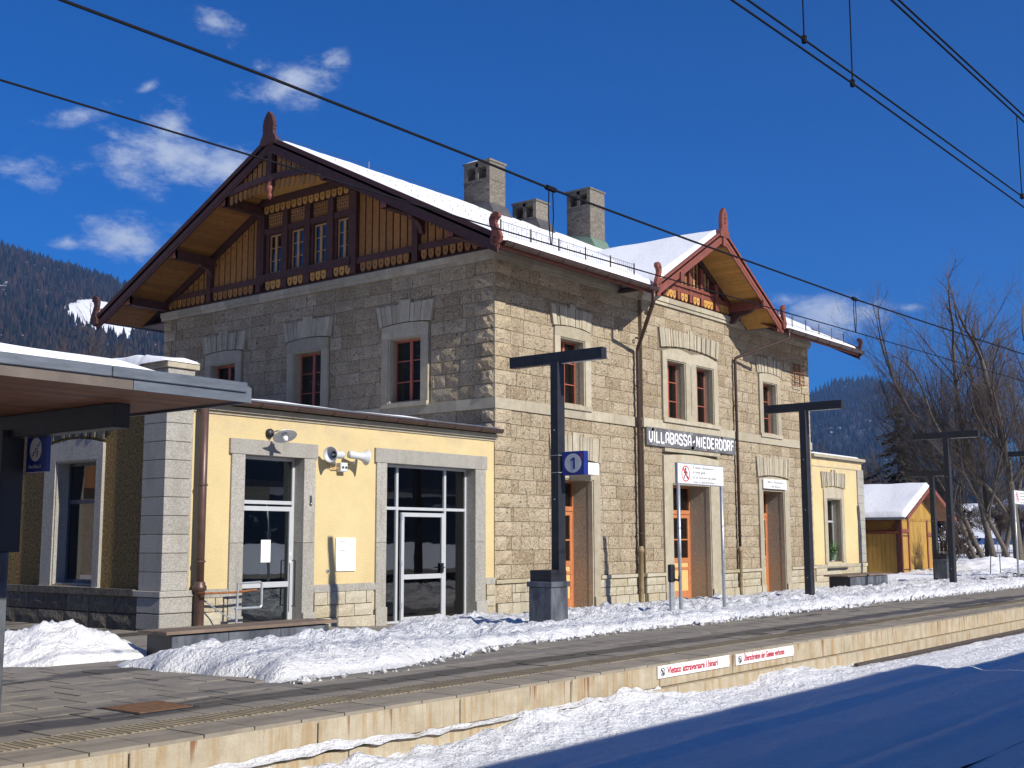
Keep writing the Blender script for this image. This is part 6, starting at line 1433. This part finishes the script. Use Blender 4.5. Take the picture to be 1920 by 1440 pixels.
# ---------------------------------------------------------------- forested mountains
def hillmat(name, col, clear=False):
    m, nt, b = newmat(name); g = G(nt); p = g.pos()
    c = g.mix(g.ramp(g.noise(p, .012, 8, .7), [(.35, 0.), (.65, 1.)]), tuple(x*.6 for x in col), col)
    c = g.mix(g.ramp(g.noise(p, .035, 6, .75), [(.60, 0.), (.64, .7)]), c, (.6,.62,.66))
    nt.links.new(c, b.inputs['Base Color']); b.inputs['Roughness'].default_value = 1; b.inputs['Specular IOR Level'].default_value = 0; MT[name] = m
hillmat('hill_left', (.035,.032,.028)); hillmat('hill_right', (.045,.05,.045))
def varmat(name, c1, c2, c3):
    m, nt, b = newmat(name); g = G(nt); r = g.n('ShaderNodeNewGeometry').outputs['Random Per Island']; p = g.pos()
    c = g.ramp(g.math('ADD', g.math('MULTIPLY', r, .6), g.math('MULTIPLY', g.noise(p, .006, 4, .6), .5)), [(.15, c1), (.5, c2), (.8, c3)])
    nt.links.new(c, b.inputs['Base Color']); b.inputs['Roughness'].default_value = 1; b.inputs['Specular IOR Level'].default_value = 0; MT[name] = m
varmat('forest_left', (.006,.010,.008), (.014,.017,.012), (.045,.032,.022)); varmat('forest_right', (.01,.017,.012), (.016,.022,.016), (.035,.03,.022))
def hill(name, az, a0, a1, b0, b1, sa, sb_, fz, mat, tree_n, th, fmat, clear, seed, label):
    A = Vector((math.cos(R(az)), math.sin(R(az)))); B_ = Vector((-A.y, A.x)); o0 = Vector((-22.5, -18.3))
    as_, bs = lin(a0, a1, sa), lin(b0, b1, sb_); V = []
    for b in bs:
        for a in as_: P = o0+A*a+B_*b; V.append((P.x, P.y, fz(a, b)))
    na = len(as_); f = [(j*na+i, j*na+i+1, (j+1)*na+i+1, (j+1)*na+i) for j in range(len(bs)-1) for i in range(na-1)]
    me = bpy.data.meshes.new(name); me.from_pydata(V, [], f); link(me, name, MT[mat], None, True, kind='structure')
    rs_ = np.random.default_rng(seed); n_ = tree_n; av = rs_.uniform(a0+20, a1-60, n_); bv = rs_.uniform(b0, b1, n_)
    nv = 11; tv = np.zeros((n_, nv, 3)); keep = []
    for i in range(n_):
        a, b = av[i], bv[i]
        if clear(a, b): continue
        keep.append(i); P = o0+A*a+B_*b; z = fz(a, b); h = th*rs_.uniform(.55, 1.25); r = h*rs_.uniform(.15, .24); ph = rs_.uniform(0, 6)
        for k in range(5): q = ph+k*2*math.pi/5; tv[i, k] = (P.x+math.cos(q)*r, P.y+math.sin(q)*r, z+h*.02)
        for k in range(5): q = ph+.6+k*2*math.pi/5; tv[i, 5+k] = (P.x+math.cos(q)*r*.62, P.y+math.sin(q)*r*.62, z+h*.45)
        tv[i, 10] = (P.x, P.y, z+h)
    tv = tv[keep]; n_ = len(keep)
    base = np.array([(k, (k+1) % 5, 5+k) for k in range(5)]+[((k+1) % 5, 5+(k+1) % 5, 5+k) for k in range(5)]+[(5+k, 5+(k+1) % 5, 10) for k in range(5)])
    fa = (base[None]+(np.arange(n_)*nv)[:, None, None]).reshape(-1, 3)
    me = bpy.data.meshes.new('forest'); me.from_pydata(tv.reshape(-1, 3).tolist(), [], fa.tolist()); tag(link(me, 'forest', MT[fmat]), label, 'forest', kind='stuff')
    return o0, A, B_
def ss(t): t = max(0, min(1, t)); return t*t*(3-2*t)
def fzL(a, b):
    H = 625+.27*b
    H += 18*noise.noise(Vector((b*.006, 2, 0)))
    t = (a-1000)/(2800-1000); z = 30+(H-30)*max(0, t)**1.05 if t < 1 else H-(a-2800)*.5
    return z+22*noise.noise(Vector((a*.004, b*.004, 5)))*min(1, max(0, t*3))*(1-min(1, max(0, t-.8)*4))-4
CLA, CLB = 2030, -60
def clearL(a, b):
    if a > 2990: return True
    k = ((a-2120)/190)**2+((b+92)/62)**2+.5*noise.noise(Vector((a*.02, b*.02, 1)))
    if k < 1: return True
    return noise.noise(Vector((a*.010, b*.016, 3))) > .52
oL, AL, BL = hill('hill_left', 60, 1000, 3050, -1500, 900, 40, 30, fzL, 'hill_left', 52000, 17, 'forest_left', clearL, 1, 'dark conifer forest covering the left mountain slope')
# snowy alpine pasture and farmstead in the clearing
def pas(u, v):
    return 0
V = []; us, vs_ = lin(1880, 2360, 12), lin(-190, 20, 7)
for v in vs_:
    for u in us: P = oL+AL*u+BL*v; e = 1-((u-2120)/195)**2-((v+92)/66)**2+.3*noise.noise(Vector((u*.02, v*.03, 8))); V.append((P.x, P.y, fzL(u, v)+(3.5 if e > 0 else -8)))
nu = len(us); me = bpy.data.meshes.new('snow_pasture'); me.from_pydata(V, [], [(j*nu+i, j*nu+i+1, (j+1)*nu+i+1, (j+1)*nu+i) for j in range(len(vs_)-1) for i in range(nu-1)]); link(me, 'snow_pasture', MT['snow_smooth'], None, True, kind='structure')
P = oL+AL*2150+BL*(-88); house('tiny dark farmhouse on the snowy clearing of the left mountain', P.x, P.y, fzL(2150, -88)+4, 22, 10, 4, 4, R(60+80), 'shed_dark', 'farmhouse')
def fzR(a, b):
    z = 0
    pk_ = 425*math.exp(-((b-20)/430)**2)*1.0+170*math.exp(-((b-900)/700)**2)+60
    t = (a-1800)/(4000-1800); H = pk_+14*noise.noise(Vector((b*.01, 9, 0)))
    z = H*max(0, t)**1.1 if t < 1 else H-(a-4000)*.4
    return z+30*noise.noise(Vector((a*.003, b*.003, 9)))*min(1, max(0, t*3))*(1-min(1, max(0, t-.8)*5))-5
hill('hill_right', 21.2, 1800, 4400, -1500, 1500, 60, 45, fzR, 'hill_right', 30000, 19, 'forest_right', lambda a, b: a > 4250 or noise.noise(Vector((a*.006, b*.012, 4))) > .58, 2, 'blue hazy conifer forest on the mountain behind the bare trees')
# ---------------------------------------------------------------- air
def ring(u, r):      # the valley's other side, added out of view to darken window reflections
    return 0
V = []; na, nr = 73, 9
for j in range(nr):
    for i in range(na):
        a = R(75+295*i/(na-1)); r = 700+1700*j/(nr-1); e = min(1, i/6, (na-1-i)/6); h = (60+380*(j/(nr-1))**1.1)*e+40*noise.noise(Vector((math.cos(a)*3, math.sin(a)*3, j*.6)))*min(1, j)
        V.append((-22+math.cos(a)*r, -18+math.sin(a)*r, h-10 if j else -20))
me = bpy.data.meshes.new('unseen_valley_side'); me.from_pydata(V, [], [(j*na+i, j*na+i+1, (j+1)*na+i+1, (j+1)*na+i) for j in range(nr-1) for i in range(na-1)]); link(me, 'unseen_valley_side', MT['hill_left'], None, True, kind='structure')
hz = MB().box(-2600, 5600, -4200, 4600, -30, 1000).build('haze', None, None, kind='stuff')
hm = bpy.data.materials.new('haze'); hm.use_nodes = True; hm.node_tree.nodes.clear()
pv = hm.node_tree.nodes.new('ShaderNodeVolumePrincipled'); oo = hm.node_tree.nodes.new('ShaderNodeOutputMaterial'); hm.node_tree.links.new(pv.outputs[0], oo.inputs['Volume'])
pv.inputs['Color'].default_value = (.22,.46,1,1); pv.inputs['Density'].default_value = .00011; pv.inputs['Anisotropy'].default_value = .2
hz.data.materials.append(hm); hz['label'] = 'thin blue mountain haze'; hz['category'] = 'haze'
